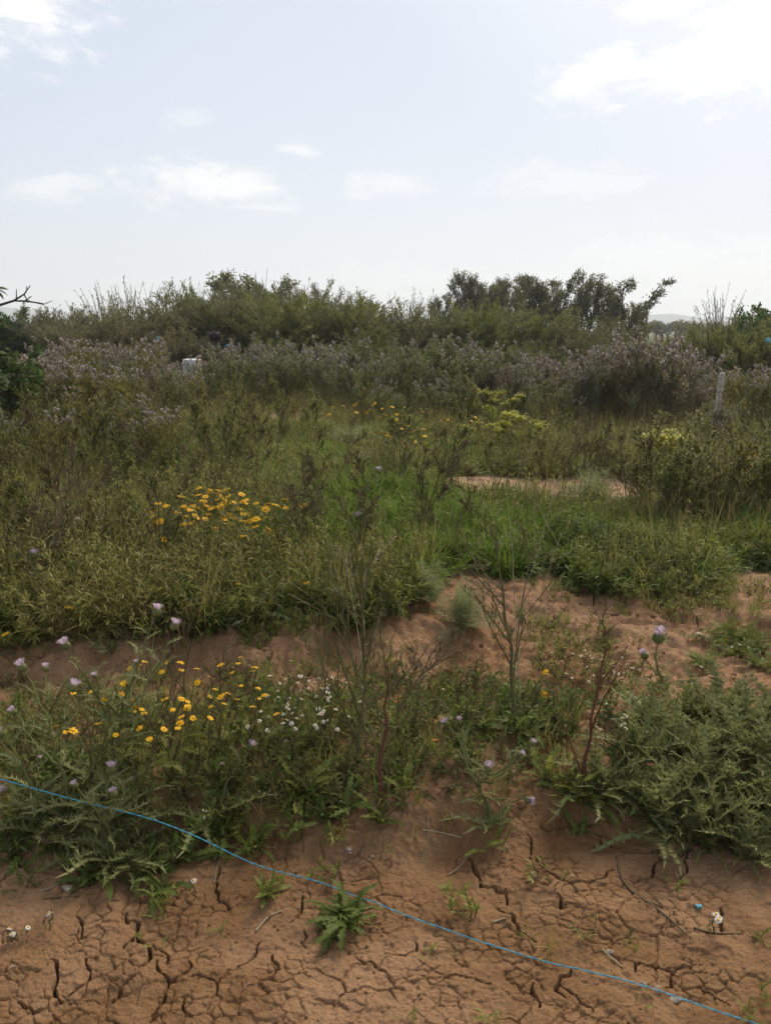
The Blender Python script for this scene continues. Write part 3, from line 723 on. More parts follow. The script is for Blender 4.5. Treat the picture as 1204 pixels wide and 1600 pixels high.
for (px, py, n, lb) in [(320, 1295, 2, 'two white daisies above the twine beside the leafy rosettes'), (445, 1185, 2, 'pair of larger white daisies in front of the chamomile patch'), (310, 1408, 1, 'lone white flower on the round clod below the twine'), (1090, 1010, 3, 'white chamomile on the dark mat'), (1150, 1030, 3, 'white chamomile in front of the dark mat'), (1100, 1060, 2, 'white chamomile behind the prickly clump'), (1110, 1460, 3, 'white flower low on clay at the lower right'), (1200, 1350, 1, 'white flower at the right edge under the prickly clump'), (690, 1105, 2, 'white chamomile in the furrow right of the bare weeds'), (1080, 940, 2, 'white flower on the sandy slope at right')]:
    flower_plant('chamomile', lb, 'flower', G(px, py), 'white', n, .07, .05, .019, 'weedstem', FL, 6)

# ------------------------------------------------------------------ bare branching weeds
def bare_weed(label, basepx, top, dY, rad, mat, nb=8, depth=2, seed=0, parts=True, group=None, ang=(.45, .85), leafy=0):
    r = np.random.default_rng(seed); b = G(*basepx); tp = pt(top[0], top[1], b[1] + dY) - b
    root = thing('bare_weed', label, 'weed', b, group)
    P = bez(np.zeros(3), tp, np.array([-tp[0] * .2, 0, 0]), 8, r); L = np.linalg.norm(tp)
    mb = MB(); mb.tubes(P[None], np.linspace(rad * 1.15, rad * .45, 8)[None], 5, 0); obj('stem', mb.mesh('stem', (mat,), True), root)
    for i in range(nb):
        t = .14 + .8 * (i + r.random() * .7) / nb; q, d = at_path(P, t)
        bd = off_axis(d, r.uniform(*ang), r); bd[1] *= .7; bd[2] = abs(bd[2])
        sy = system(q, bd, L * r.uniform(.4, .8) * (1.1 - .6 * t), rad * (.7 - .25 * t), depth - 1, (2, 4), (.4, .8), (.35, .6), .25, .07, .05, 6, r)
        m1 = MB(); tube_sys(m1, sy, 4, 0, .0012)
        # little buds along the tips
        for s_ in sy:
            for j in range(2):
                qq, dd = at_path(s_[0], r.uniform(.4, 1)); m1.tubes(np.array([[qq, qq + (dd + r.normal(0, .6, 3)) * .012]]), np.array([[.0022, .0008]]), 3, 0)
        obj('branch', m1.mesh('branch', ('weedstem' if mat == 'redstem' and nb > 5 else mat,)), root)
    for i in range(leafy):
        q, d = at_path(P, r.uniform(.03, .5)); a = r.random() * 6.283
        place('leaf', LL[r.integers(len(LL))], root, q, (math.cos(a), math.sin(a), r.uniform(-.2, .5)), r.uniform(.03, .07), 0)
    return root
HW = [('big bare branching weed in the centre foreground, widest of them', (560, 1215), (575, 905), .15, .0065, 'weedstem', 11, 3, 1),
      ('dark-red stemmed bare weed in front of the biggest one', (592, 1275), (606, 1040), .1, .0065, 'redstem', 8, 2, 2),
      ('pale thin weed with straw-coloured top reaching over the green grass', (568, 1160), (566, 850), .2, .0026, 'drystem', 4, 2, 3),
      ('tall green bare weed right of centre with rising side branches', (803, 1160), (776, 840), .2, .0065, 'weedstem', 9, 3, 4),
      ('thin straw weed leaning beside the tall green one', (815, 1150), (790, 745), .5, .0026, 'drystem', 3, 2, 5),
      ('red-brown dead stem on the ridge near the prickly clump', (905, 1262), (946, 1015), .1, .0065, 'redstem', 3, 1, 6),
      ('short black dead stem standing on bare clay at right', (940, 1003), (947, 935), .05, .0055, 'brownstem', 4, 1, 7),
      ('thin bare weed left of the biggest one', (500, 1195), (505, 985), .15, .0035, 'weedstem', 6, 2, 8),
      ('low sprawling bare weed whose twigs reach right over the furrow', (610, 1160), (690, 1000), .2, .0045, 'brownstem', 7, 3, 9),
      ('slim brown weed between the two thistles at left', (140, 1260), (150, 1080), .1, .005, 'weedstem', 6, 2, 10),
      ('bare weed rising from the left thistles past the daisies', (260, 1225), (305, 985), .15, .004, 'brownstem', 6, 2, 12)]
for a in HW: bare_weed(*a[:6], nb=a[6], depth=a[7], seed=a[8] + 100, leafy=6 if a[5] == 'weedstem' else 3)

# variants of weeds for the field, one mesh each
def weed_mesh(seed, mat, h=1.0, nb=9, buds=True, leaves=False, rad=.010):
    r = np.random.default_rng(seed); mb = MB()
    sy = system((0, 0, 0), (r.normal(0, .12), r.normal(0, .12), 1), h, rad, 3 if nb > 7 else 2, (nb // 2, nb), (.4, .8), (.32, .55), .15, .07, .04, 5, r)
    tube_sys(mb, sy, 3, 0, .0036)
    if leaves:
        A = []
        for s_ in sy:
            for j in range(4):
                q, d = at_path(s_[0], r.uniform(.05, 1)); a = off_axis(d, r.uniform(.5, 1.2), r); L = r.uniform(.02, .06); A.append([q, q + a * L * .6, q + a * L + np.array([0, 0, -.006])])
        A = np.array(A); mb.ribbons(A, unit(np.cross(A[:, 1] - A[:, 0], np.array([0, 0, 1.])))[:, None], np.array([[.003, .006, .001]]), 1, r.random(len(A)))
    return mb.mesh('weed', (mat, 'herb_olive' if not leaves or leaves is True else leaves))
WEEDS = [weed_mesh(s, m, 1.0, n, True, lv) for s, m, n, lv in ((201, 'weedstem', 8, False), (202, 'brownstem', 8, False), (203, 'brownstem', 6, True), (204, 'weedstem', 8, True), (205, 'weedstem', 7, 'herb'), (206, 'brownstem', 9, 'herb_olive'), (207, 'weedstem', 9, 'herb'))]
def scatter(n, poly, sep=.0):
    """ground points whose picture position falls in the list of (x0, x1, y0, y1) boxes"""
    out = []
    while len(out) < n:
        x0, x1, y0, y1 = poly[rng.integers(len(poly))]
        px, py = rng.uniform(x0, x1), y0 + (y1 - y0) * rng.random()
        # even over ground, not over the picture
        p = G(px, py)
        if rng.random() < min(1, (p[1] / G(px, y0)[1]) ** 2 + .25): out.append(p)
    return out
MW = [((515, 885), 170), ((470, 905), 160), ((562, 910), 200), ((615, 905), 150), ((700, 880), 150), ((740, 850), 130), ((835, 905), 140), ((245, 935), 190), ((60, 950), 260), ((120, 925), 200), ((425, 890), 170), ((330, 800), 110),
      ((660, 850), 170), ((590, 790), 110), ((620, 780), 110), ((650, 775), 120), ((685, 790), 120), ((530, 780), 120), ((500, 790), 120), ((880, 770), 130), ((850, 760), 120), ((905, 765), 120), ((980, 810), 130), ((930, 775), 110), ((1075, 840), 110), ((1180, 775), 140), ((1200, 790), 160), ((290, 770), 100), ((360, 760), 90), ((410, 760), 90), ((20, 860), 150), ((170, 870), 140), ((200, 830), 120), ((100, 820), 110)]
WL = {}
for i, ((px, py), hp) in enumerate(MW):
    b = G(px, py); h = hp * b[1] / F
    v = [0, 1, 0, 1, 0, 1, 4][i % 7]
    side = 'left' if px < 400 else 'middle' if px < 760 else 'right'
    o = obj('field_weed', WEEDS[v], None, b, (rng.normal(0, .08), rng.normal(0, .08), rng.random() * 6.28), h * .95)
    tag(o, {'left': 'tall thin twiggy weed left of the yellow daisy patch', 'middle': 'dark twiggy weed in the lush mid-field grass', 'right': 'twiggy weed beside the sandy strip at right'}[side], 'weed', 'twiggy weeds in the %s of the field' % side)
for i, b in enumerate(scatter(150, [(-40, 430, 640, 960), (-40, 300, 640, 930), (-40, 430, 640, 760)])):
    if 245 < float(pix(*b)[0]) < 445 and 835 < float(pix(*b)[1]) < 965: continue
    o = obj('field_weed', WEEDS[[2, 3, 5, 6, 4, 1][rng.integers(6)]], None, b, (rng.normal(0, .1), rng.normal(0, .1), rng.random() * 6.28), rng.uniform(.35, .62) if b[1] < 7 else rng.uniform(.4, .75))
    q_ = float(pix(*b)[0]); tag(o, 'olive-brown twiggy weed ' + ('at the left edge' if q_ < 110 else 'left of the yellow daisy patch' if q_ < 260 else 'around the yellow daisy patch') + (', just above the bank' if b[1] < 5.6 else ', midway up the field' if b[1] < 9 else ', below the lilac stand'), 'weed', 'olive tangle in the left field')
for i, b in enumerate(scatter(70, [(430, 900, 660, 760), (780, 1220, 660, 760), (1000, 1220, 780, 850)])):
    o = obj('field_weed', WEEDS[[3, 4, 6, 0, 6][rng.integers(5)]], None, b, (rng.normal(0, .1), rng.normal(0, .1), rng.random() * 6.28), rng.uniform(.35, .75))
    q_ = float(pix(*b)[0]); tag(o, 'grey-green twiggy weed ' + ('centre, before the grey thistles' if q_ < 640 else 'left of the sandy strip' if q_ < 800 else 'behind the sandy strip' if q_ < 1000 else 'right of the yellow umbel plant'), 'weed', 'twiggy weeds before the thistle stand')

# ------------------------------------------------------------------ mid-field flowers
for i in range(24):
    px, py = rng.uniform(268, 432), rng.uniform(852, 905)
    flower_plant('yellow_daisy', 'bright yellow daisy in the dense mid-field patch', 'flower', G(px, py), 'yellow', rng.integers(3, 6), .36, .2, .05, 'weedstem', FL, 12, 'yellow daisy patch in mid-field')
for (px, py, n) in [(455, 850, 2), (365, 925, 1), (475, 945, 1), (385, 930, 1), (165, 940, 2), (235, 920, 2), (120, 985, 2), (30, 1010, 1), (155, 960, 2), (85, 915, 2), (480, 945, 1)]:
    flower_plant('yellow_daisy', 'scattered yellow daisy along the bank top', 'flower', G(px, py + 25), 'yellow', n, .16, .08, .036, 'weedstem', FL, 8, 'scattered yellow daisies above the bank')
for i in range(12):
    px, py = (rng.uniform(520, 600), rng.uniform(660, 690)) if i < 4 else (rng.uniform(600, 780), rng.uniform(690, 740)) if i < 9 else (rng.uniform(1140, 1220), rng.uniform(770, 790))
    flower_plant('yellow_daisy', 'small far yellow daisy before the thistle stand', 'flower', G(px, py), 'yellow', 6, .38, .4, .06, 'weedstem', FL, 10, 'far yellow daisies before the thistle stand')
for i in range(7):
    px, py = rng.uniform(130, 240), rng.uniform(835, 870)
    flower_plant('chamomile', 'white flower cluster left of the bright yellow daisy patch', 'flower', G(px, py), 'white', 5, .2, .13, .045, 'weedstem', FL, 8, 'white flowers left of the yellow patch')
for (px, py, hh) in [(130, 885, .25), (592, 800, .3), (560, 905, .35), (62, 950, .25), (95, 930, .25)]:
    b = G(px, py); root = thing('thistle_plant', 'slender mid-field thistle with a lone lilac head', 'thistle', b, 'slender lilac thistles in mid-field')
    mb = MB(); mb.tubes(bez(np.zeros(3), np.array([0, 0, hh]), np.array([.02, 0, 0]))[None], np.linspace(.005, .003, 9)[None], 4); obj('stem', mb.mesh('stem', ('thistle',)), root)
    for j in range(8): place('leaf', TLN[j % 3], root, (0, 0, hh * j / 9), (math.cos(j * 2.4), math.sin(j * 2.4), .6), .11)
    add_head(root, 'lilac', (0, 0, hh), (0, 0, 1), .045)

# ------------------------------------------------------------------ feathery green mounds
def mound_mesh(seed, mat, R=.38, H=.2, n=560, L=(.06, .15), wd=.0035, feather=True):
    r = np.random.default_rng(seed); mb = MB(); a = r.random(n) * 6.283; q = np.sqrt(r.random(n)) * (1 + .25 * np.sin(a * 3 + seed)); x, y = R * q * np.cos(a), R * q * np.sin(a)
    z = H * np.maximum(0, 1 - q ** 2) * r.uniform(.35, 1, n); d = unit(np.stack([x / R * 1.1, y / R * 1.1, .9 + 0 * x], -1) + r.normal(0, .35, (n, 3))); Ls = r.uniform(*L, n)[:, None]
    p = np.stack([x, y, z], -1); P = np.stack([p, p + d * Ls * .4, p + d * Ls * .75 + np.array([0, 0, -.01]), p + d * Ls + np.array([0, 0, -.035])], 1); S = unit(np.cross(d, r.normal(0, .3, (n, 3)) + np.array([0, 0, 1.])))
    t = np.clip(r.normal(.5, .25, n), 0, 1); mb.ribbons(P, S[:, None], np.array([[wd, wd, wd * .8, wd * .2]]), 0, t)
    if feather:
        for f in (.35, .6, .85):
            for sg in (-1, 1):
                b0 = p + d * Ls * f + np.array([0, 0, -.02 * f]); ax = unit(d * .6 + S * sg); l = Ls * .28; mb.ribbons(np.stack([b0, b0 + ax * l], 1), unit(np.cross(ax, d))[:, None], np.array([[wd * .8, wd * .2]]), 0, t)
    return mb.mesh('mound', (mat,))
MO = [mound_mesh(551, 'grass'), mound_mesh(552, 'herb'), mound_mesh(553, 'herb_dark', .4, .2, 480, (.07, .16), .006), mound_mesh(554, 'grass', .34, .18, 700, (.1, .24), .003, False), mound_mesh(555, 'herb_pale', .3, .18, 420)]
for k, (px, py, v, sc_) in enumerate([(500, 815, 0, 1), (560, 800, 3, 1.1), (620, 795, 0, 1.1), (660, 825, 3, 1), (590, 850, 0, 1.1), (520, 870, 3, 1), (450, 850, 0, .9), (690, 870, 3, .9), (730, 845, 0, 1), (640, 890, 3, .8), (560, 915, 1, .8), (480, 925, 1, .8), (790, 800, 0, .9), (830, 815, 1, .9), (800, 850, 3, 1), (860, 860, 2, .9), (910, 870, 2, 1), (960, 880, 2, .9), (1010, 885, 2, .9), (880, 830, 1, .8), (950, 840, 1, .9), (1060, 870, 4, .7), (1050, 830, 2, .9), (1090, 850, 2, .8), (1150, 850, 3, 1), (1200, 865, 3, 1), (1110, 815, 2, .8), (400, 930, 1, .7), (330, 925, 1, .7), (450, 740, 1, 1.2), (520, 735, 0, 1.2), (580, 745, 4, 1), (420, 790, 0, 1), (1100, 735, 4, 1.2), (1150, 720, 4, 1.3), (1060, 745, 1, 1.2), (1190, 745, 1, 1.2), (980, 735, 1, 1.1), (700, 725, 0, 1.1), (770, 735, 1, 1), (340, 700, 1, 1.3), (640, 690, 0, 1.3), (470, 690, 1, 1.3), (550, 700, 4, 1.2), (260, 860, 4, .8), (180, 850, 1, 1), (90, 880, 1, 1), (220, 930, 1, .8), (300, 800, 0, .9)]):
    zone = 'lower right of the sandy strip' if px > 780 and py > 780 else 'beyond the sandy strip' if px > 680 and py <= 780 else 'in the lush grass of the centre' if px >= 430 and py > 780 else 'far in the centre of the field' if px >= 430 else 'on the left side of the field'
    tag(obj('green_mound', MO[v], None, G(px, py), (0, 0, rng.random() * 6.28), sc_), ['bright green feathery', 'olive green feathery', 'dark broad-bladed', 'long-bladed bright green', 'pale grey-green'][v] + ' low mound ' + zone, 'plant', 'green mounds of the field')

# ------------------------------------------------------------------ umbel plants (giant fennel type)
def umbel_plant(label, b, h, n, spread, leafn=16):
    root = thing('umbel_plant', label, 'plant', b); mb = MB(); um = []
    for i in range(n):
        a = rng.random() * 6.283; rr = spread * math.sqrt(rng.random()); tp = np.array([math.cos(a) * rr, math.sin(a) * rr, h * rng.uniform(.75, 1.05)])
        P = bez(np.zeros(3), tp, np.array([0, 0, 0.05])); mb.tubes(P[None], np.linspace(.006, .003, 9)[None], 4)
        m = MB(); rays = []
        for j in range(12):
            e = rng.uniform(.5, 1.3); q = tp + rdir(np.array(e), np.array(rng.random() * 6.283)) * .07; rays.append([tp, q])
            az_ = rng.random(6) * 6.283; p0 = np.repeat(q[None], 6, 0) + rng.normal(0, .012, (6, 3))
            Pq, S = arc(6, 2, np.full(6, .022), np.full(6, .3), np.zeros(6), az_, p0); m.ribbons(Pq, S, .009, 0)
        m.tubes(np.array(rays), .0018, 3, 1); obj('umbel', m.mesh('umbel', ('umbel', 'umbel_leaf')), root)
    obj('stem', mb.mesh('stem', ('umbel_leaf',)), root)
    for i in range(leafn):
        a = rng.random() * 6.283; place('leaf', FLU[i % 2], root, (0, 0, rng.uniform(0, h * .5)), (math.cos(a), math.sin(a), rng.uniform(.2, 1.3)), h * rng.uniform(.4, .7), 0)
umbel_plant('bright yellow umbel plant with pale stalks beside the sandy strip at right', G(1030, 775), .52, 16, .28, 6)
umbel_plant('yellow-green umbel bush just left of the sandy strip', G(815, 722), .5, 14, .35, 26)
umbel_plant('flat yellow-green umbel plant in the field left of the umbel bush', G(745, 712), .32, 9, .4, 12)
umbel_plant('yellow-brown umbel plant behind the mid-field weeds', G(770, 690), .6, 12, .4, 10)

# ------------------------------------------------------------------ thistle stand
def stand_mesh(seed, leafm, nst=9, h=1.0, heads=70, spread=.22, headsize=.024):
    r = np.random.default_rng(seed); mb = MB(); sy = []
    for i in range(nst):
        sy += system((r.normal(0, .06), r.normal(0, .06), 0), (r.normal(0, spread), r.normal(0, spread), 1), h * r.uniform(.6, 1.08), .007, 2, (5, 8), (.3, .6), (.25, .42), .4, .05, .08, 5, r)
    tube_sys(mb, sy, 3, 0, .0028)
    A = []; S = []
    for P, R, lv in sy:
        for j in range(18 if lv == 2 else 3):
            q, d = at_path(P, r.random() ** 1.4 if lv == 2 else r.random()); a = off_axis(d, r.uniform(.4, 1.1), r); L = r.uniform(.03, .10) * (1.4 if lv == 2 else .8); A.append([q, q + a * L * .5, q + a * L + np.array([0, 0, -.1 * L])]); S.append(unit(np.cross(a, r.normal(0, .4, 3) + np.array([0, 0, 1.]))))
    mb.ribbons(np.array(A), np.array(S)[:, None], np.array([[.004, .006, .001]]), 0, r.random(len(A)))
    tips = [P[-1] for P, R, lv in sy if lv < 2]; tips.sort(key=lambda p: -p[2] + r.uniform(0, .35)); tips = tips[:heads]
    for tq in tips:
        n = 4; az_ = r.random(n) * 6.283; e = r.uniform(.6, 1.4, n); d = rdir(e, az_); hs = headsize * r.uniform(.6, 1.25)
        mb.lathe([(.2 * hs, -.6 * hs), (.45 * hs, -.3 * hs), (.35 * hs, 0)], 4, 2, .5, tq)
        Pq = np.stack([np.repeat(tq[None], n, 0) - np.array([0, 0, .1 * hs]), tq + d * hs * .8], 1); mb.ribbons(Pq, np.stack([-np.sin(az_), np.cos(az_), 0 * az_], -1)[:, None], np.array([[.15 * hs, .36 * hs]]), 1 if r.random() < .6 else 2, r.random(n))
    return mb.mesh('thistle_stand', (leafm, 'lilac_far', 'mauve'))
ST = [stand_mesh(301, 'thistle'), stand_mesh(302, 'thistle_grey', 10), stand_mesh(303, 'herb_olive', 8, 1, 60, .25, .034), stand_mesh(304, 'tamarisk_b', 11, 1, 90, .24, .028), stand_mesh(305, 'thistle', 7, 1, 16)]
# (x0, x1, py of foot, height m, variants, count, label)
SB = [(40, 320, (612, 640), .95, (2, 3, 1, 2), 46, 'lilac thistle in the wide stand left of the white tub'),
      (-20, 240, (640, 680), .75, (2, 2, 3), 30, 'lilac thistle at the front of the left stand over olive weeds'),
      (-20, 280, (680, 770), .55, (2, 4, 2), 18, 'short pale lilac thistle scattered forward over the left olive field'),
      (370, 560, (616, 640), .95, (0, 1, 0), 32, 'grey lilac thistle in the stand right of the white tub'),
      (520, 760, (622, 650), 1.02, (0, 1, 0, 4), 42, 'grey-green lilac thistle in the tall stand in the centre'),
      (760, 900, (630, 652), .9, (0, 1, 3), 20, 'lilac thistle in the gap right of the central stand'),
      (890, 1090, (636, 668), 1.06, (3, 3, 1), 40, 'brown-mauve thistle in the rounded mass left of the leaning post'),
      (1090, 1220, (640, 668), .7, (4, 0, 2), 16, 'low thistle around the foot of the leaning post'),
      (560, 900, (655, 676), .6, (4, 0, 4), 22, 'short grey thistle along the front of the central stand'),
      (250, 420, (628, 640), .5, (0, 2), 10, 'short thistle below the white tub')]
for (x0, x1, fy, hm, vs, n, lb) in SB:
    for i in range(int(n * 1.05)):
        px = rng.uniform(x0, x1); py = rng.uniform(*fy); e = 1.0
        if 1098 < px < 1136 and py > 655: py -= 20
        if 270 < px < 330: e = .85
        if 890 <= x0 < 1090: e = .72 + .38 * math.sin(math.pi * (px - 880) / 230) 
        b = G(px, py); o = obj('stand_thistle', ST[vs[rng.integers(len(vs))]], None, b, (0, 0, rng.random() * 6.28), hm * e * rng.uniform(.68, 1.2))
        tag(o, lb, 'thistle', lb.replace('thistle', 'thistles'))
for k, (px, py, hh) in enumerate([(283, 642, .84), (297, 646, .78), (308, 640, .84), (318, 645, .8), (290, 652, .7), (312, 655, .66), (325, 640, .85)]):
    tag(obj('stand_thistle', ST[k % 3], None, G(px, py), (0, 0, k * 1.3), hh), 'lilac thistle hiding the lower part of the white tub', 'thistle', 'thistles hiding the white tub')
for k, (px, py, hh) in enumerate([(1096, 700, .5), (1110, 704, .5), (1122, 702, .5), (1136, 698, .55), (1104, 712, .42), (1128, 714, .42)]):
    tag(obj('stand_thistle', ST[(0, 4, 3)[k % 3]], None, G(px, py), (0, 0, k * 1.3), hh), 'thistle hiding the foot of the leaning post', 'thistle', 'thistles hiding the foot of the post')
# pale many-armed thistle skeleton in front of the mass
b = G(985, 668); root = thing('thistle_plant', 'pale silvery thistle with spread arms in front of the brown-mauve mass', 'thistle', b)
for i in range(9):
    a = i * .7; d = np.array([math.cos(a) * .8, math.sin(a) * .5, rng.uniform(.6, 1.2)])
    place('leaf', TLN[i % 3] if False else TLG[i % 2], root, (0, 0, .25), d, rng.uniform(.3, .45))
mb = MB(); mb.tubes(np.array([[[0, 0, 0], [0, 0, .3]]]), .012, 5); obj('stem', mb.mesh('stem', ('thistle_grey',)), root)

# ------------------------------------------------------------------ shrubs
def shrub_mesh(seed, nsh=46, h=2.4, spread=.5, leafm='tamarisk', leaf=.085, dens=34, wisp=0, lw=.010):
    r = np.random.default_rng(seed); st = MB(); fo = MB(); sy = []
    for i in range(nsh):
        a = r.random() * 6.283; s_ = spread * math.sqrt(r.random())
        sy += system((math.cos(a) * s_ * .25, math.sin(a) * s_ * .25, 0), (math.cos(a) * s_, math.sin(a) * s_, 1), h * r.uniform(.5, .92), .016, 1, (5, 8), (.25, .6), (.3, .5), .25, .08, .02, 6, r)
    for i in range(wisp):
        a = r.random() * 6.283; s_ = spread * .7 * r.random()
        sy += [(path((math.cos(a) * s_ * .3, math.sin(a) * s_ * .3, h * .4), (math.cos(a) * s_, math.sin(a) * s_, 1.1), h * r.uniform(.6, .85), 6, .08, 0, r), np.linspace(.010, .004, 6), 9)]
    tube_sys(st, sy, 3, 0, .004)
    A = []; S = []
    for P, R, lv in sy:
        n = dens if lv == 0 else int(dens * 1.1) if lv == 1 else int(dens * .8)
        t0 = .25 if lv < 9 else .3
        for j in range(n):
            q, d = at_path(P, r.uniform(t0, 1)); a = unit(off_axis(d, r.uniform(.3, .9), r) + np.array([0, 0, .25])); L = leaf * r.uniform(.6, 1.5)
            if lv == 9: L *= .7
            q = q + r.normal(0, .035 if lv < 9 else .008, 3)
            A.append([q, q + a * L * .55 + r.normal(0, .006, 3), q + a * L]); S.append(unit(np.cross(a, r.normal(0, 1, 3))))
    fo.ribbons(np.array(A), np.array(S)[:, None], np.array([[lw * .6, lw, lw * .4]]), 0, np.clip(r.normal(.45, .25, len(A)), 0, 1))
    zt = np.percentile(np.array(A)[:, 2, 2], 99.6)
    return st.mesh('shrub_stems', ('bark',)), fo.mesh('shrub_foliage', (leafm,)), zt
SH = {'green': [shrub_mesh(401), shrub_mesh(402, spread=.65)], 'yellow': [shrub_mesh(403, leafm='tamarisk_y', spread=.6), shrub_mesh(404, leafm='tamarisk_y', spread=.45)],
      'brown': [shrub_mesh(405, leafm='shrub_b', spread=.65), shrub_mesh(406, leafm='shrub_b', spread=.5)],
      'wispy': [shrub_mesh(407, nsh=26, spread=.55, dens=14, wisp=22), shrub_mesh(408, nsh=22, spread=.6, leafm='tamarisk_y', dens=14, wisp=24)], 'dark': [shrub_mesh(409, leafm='treeleaf', spread=.6, nsh=54), shrub_mesh(410, leafm='figleaf', spread=.6, leaf=.1, lw=.02)]}
def shrub(label, px, top, Y, kind, wide=1.0, group=None):
    x = pt(px, 600, Y)[0]; b = np.array([x, Y, zat(x, Y)]); tz = pt(px, top, Y)[2] - b[2]
    root = thing('shrub', label, 'shrub', b, group, rng.random() * 6.28); 
    st, fo, zt = SH[kind][rng.integers(2)]; s_ = tz / zt
    for nm, me in (('stem', st), ('foliage', fo)): obj(nm, me, root, (0, 0, 0), (0, 0, 0), (s_ * wide, s_ * wide, s_))
SL = [(15, 478, 27, 'dark', 1.25, 'dark rounded shrub behind the bare branch at the far left'), (60, 482, 28, 'dark', 1.2, 'dark shrub right of the bare branch'), (-40, 480, 26, 'dark', 1.3, 'dark shrub cut by the left edge'),
      (110, 500, 26, 'brown', 1.2, 'low brown shrub between the dark shrub and the wispy one'), (150, 482, 25, 'wispy', 1.15, 'wispy shrub with thin shoots, leftmost of its pair'), (205, 446, 26, 'wispy', 1.0, 'tall wispy shrub with bare shoots against the sky'), (240, 458, 26, 'wispy', 1.0, 'wispy shrub just right of the tallest one'),
      (170, 505, 23, 'brown', 1.4, 'brown-green shrub in front of the wispy pair'), (260, 490, 23, 'brown', 1.3, 'brown shrub above the white tub'), (300, 462, 26, 'green', 1.0, 'green shrub between wispy pair and tallest left tree'),
      (345, 470, 23, 'brown', 1.1, 'thin-stemmed brown shrub holding the black bag'), (400, 468, 23, 'green', 1.1, 'green shrub right of the black bag'), (440, 478, 22, 'yellow', 1.3, 'yellow-green shrub in front of the left tree group'), (495, 470, 23, 'yellow', 1.2, 'bright green shrub under the left tree group'),
      (540, 478, 23, 'green', 1.1, 'green shrub at the end of the left tree group'), (590, 492, 23, 'green', 1.3, 'low green shrub in the dip between the tree groups'), (640, 462, 25, 'wispy', .9, 'wispy shrub in the dip between the tree groups'), (655, 500, 22, 'brown', 1.3, 'brownish shrub left of the right tree group'),
      (710, 505, 22, 'green', 1.3, 'green shrub below the dark trunks'), (750, 488, 22, 'yellow', 1.2, 'olive shrub in front of the right tree group'), (800, 492, 23, 'green', 1.2, 'green shrub in the middle of the right hedge'), (850, 500, 23, 'yellow', 1.2, 'olive shrub below the paired pointed trees'),
      (890, 515, 22, 'brown', 1.3, 'mauve-brown shrub behind the rounded thistle mass'), (930, 515, 24, 'brown', 1.3, 'mauve-brown shrub under the last pointed tree'), (955, 525, 20, 'dark', 1.2, 'dark glossy green shrub behind the rounded thistle mass'), (1010, 528, 24, 'brown', 1.4, 'low brown shrub below the hill gap'),
      (1060, 522, 20, 'yellow', 1.2, 'yellow-green shrub left of the leaning post'), (1100, 505, 19, 'yellow', 1.1, 'big yellow-green shrub behind the leaning post'), (1120, 462, 19.5, 'wispy', .8, 'shrub with wispy shoots standing above the post'), (1160, 508, 18.5, 'yellow', 1.1, 'yellow-green shrub right of the leaning post'), (1205, 500, 18.5, 'yellow', 1.1, 'yellow-green shrub cut by the right edge'), (1190, 492, 27, 'dark', 1.2, 'darker shrub behind the one at the right edge'), (1250, 495, 19, 'green', 1.2, 'green shrub beyond the right edge'),
      (300, 446, 31, 'wispy', 1.1, 'feathery wispy shrub left of the tallest left tree'), (420, 438, 31, 'wispy', 1.1, 'feathery wispy shrub among the left tree tops'), (478, 450, 31, 'wispy', 1.1, 'feathery shrub right of the left tree tops'), (545, 466, 31, 'wispy', 1.1, 'feathery shrub where the left trees slope down'), (175, 452, 29, 'wispy', 1.1, 'loose wispy shrub behind the wispy pair'), (668, 466, 30, 'wispy', 1.0, 'loose shrub left of the round dark trees'), (200, 530, 20, 'brown', 1.5, 'low brown shrub right behind the left thistle stand'), (430, 530, 20, 'yellow', 1.4, 'low bright green shrub behind the thistles'), (520, 535, 20, 'green', 1.5, 'low green shrub behind the central thistles'), (620, 535, 20, 'green', 1.5, 'low dark shrub left of the central stand'), (700, 540, 19.5, 'green', 1.4, 'low green shrub right of the central stand'), (790, 535, 20, 'green', 1.5, 'low shrub filling the hedge foot in the right half'), (860, 545, 19.5, 'green', 1.4, 'low green shrub beside the mauve-brown one'), (300, 515, 21, 'brown', 1.3, 'brown shrub with bare stems behind the white tub'), (575, 512, 21, 'yellow', 1.3, 'yellow-green shrub in the middle of the hedge')]
for (px, top, Y, kd, wd, lb) in SL: shrub(lb, px, top - (16 if Y > 21.5 and kd != 'wispy' and px > 90 and not 985 < px < 1050 else 0), Y, kd, wd * 1.12, 'shrubs of the hedge')

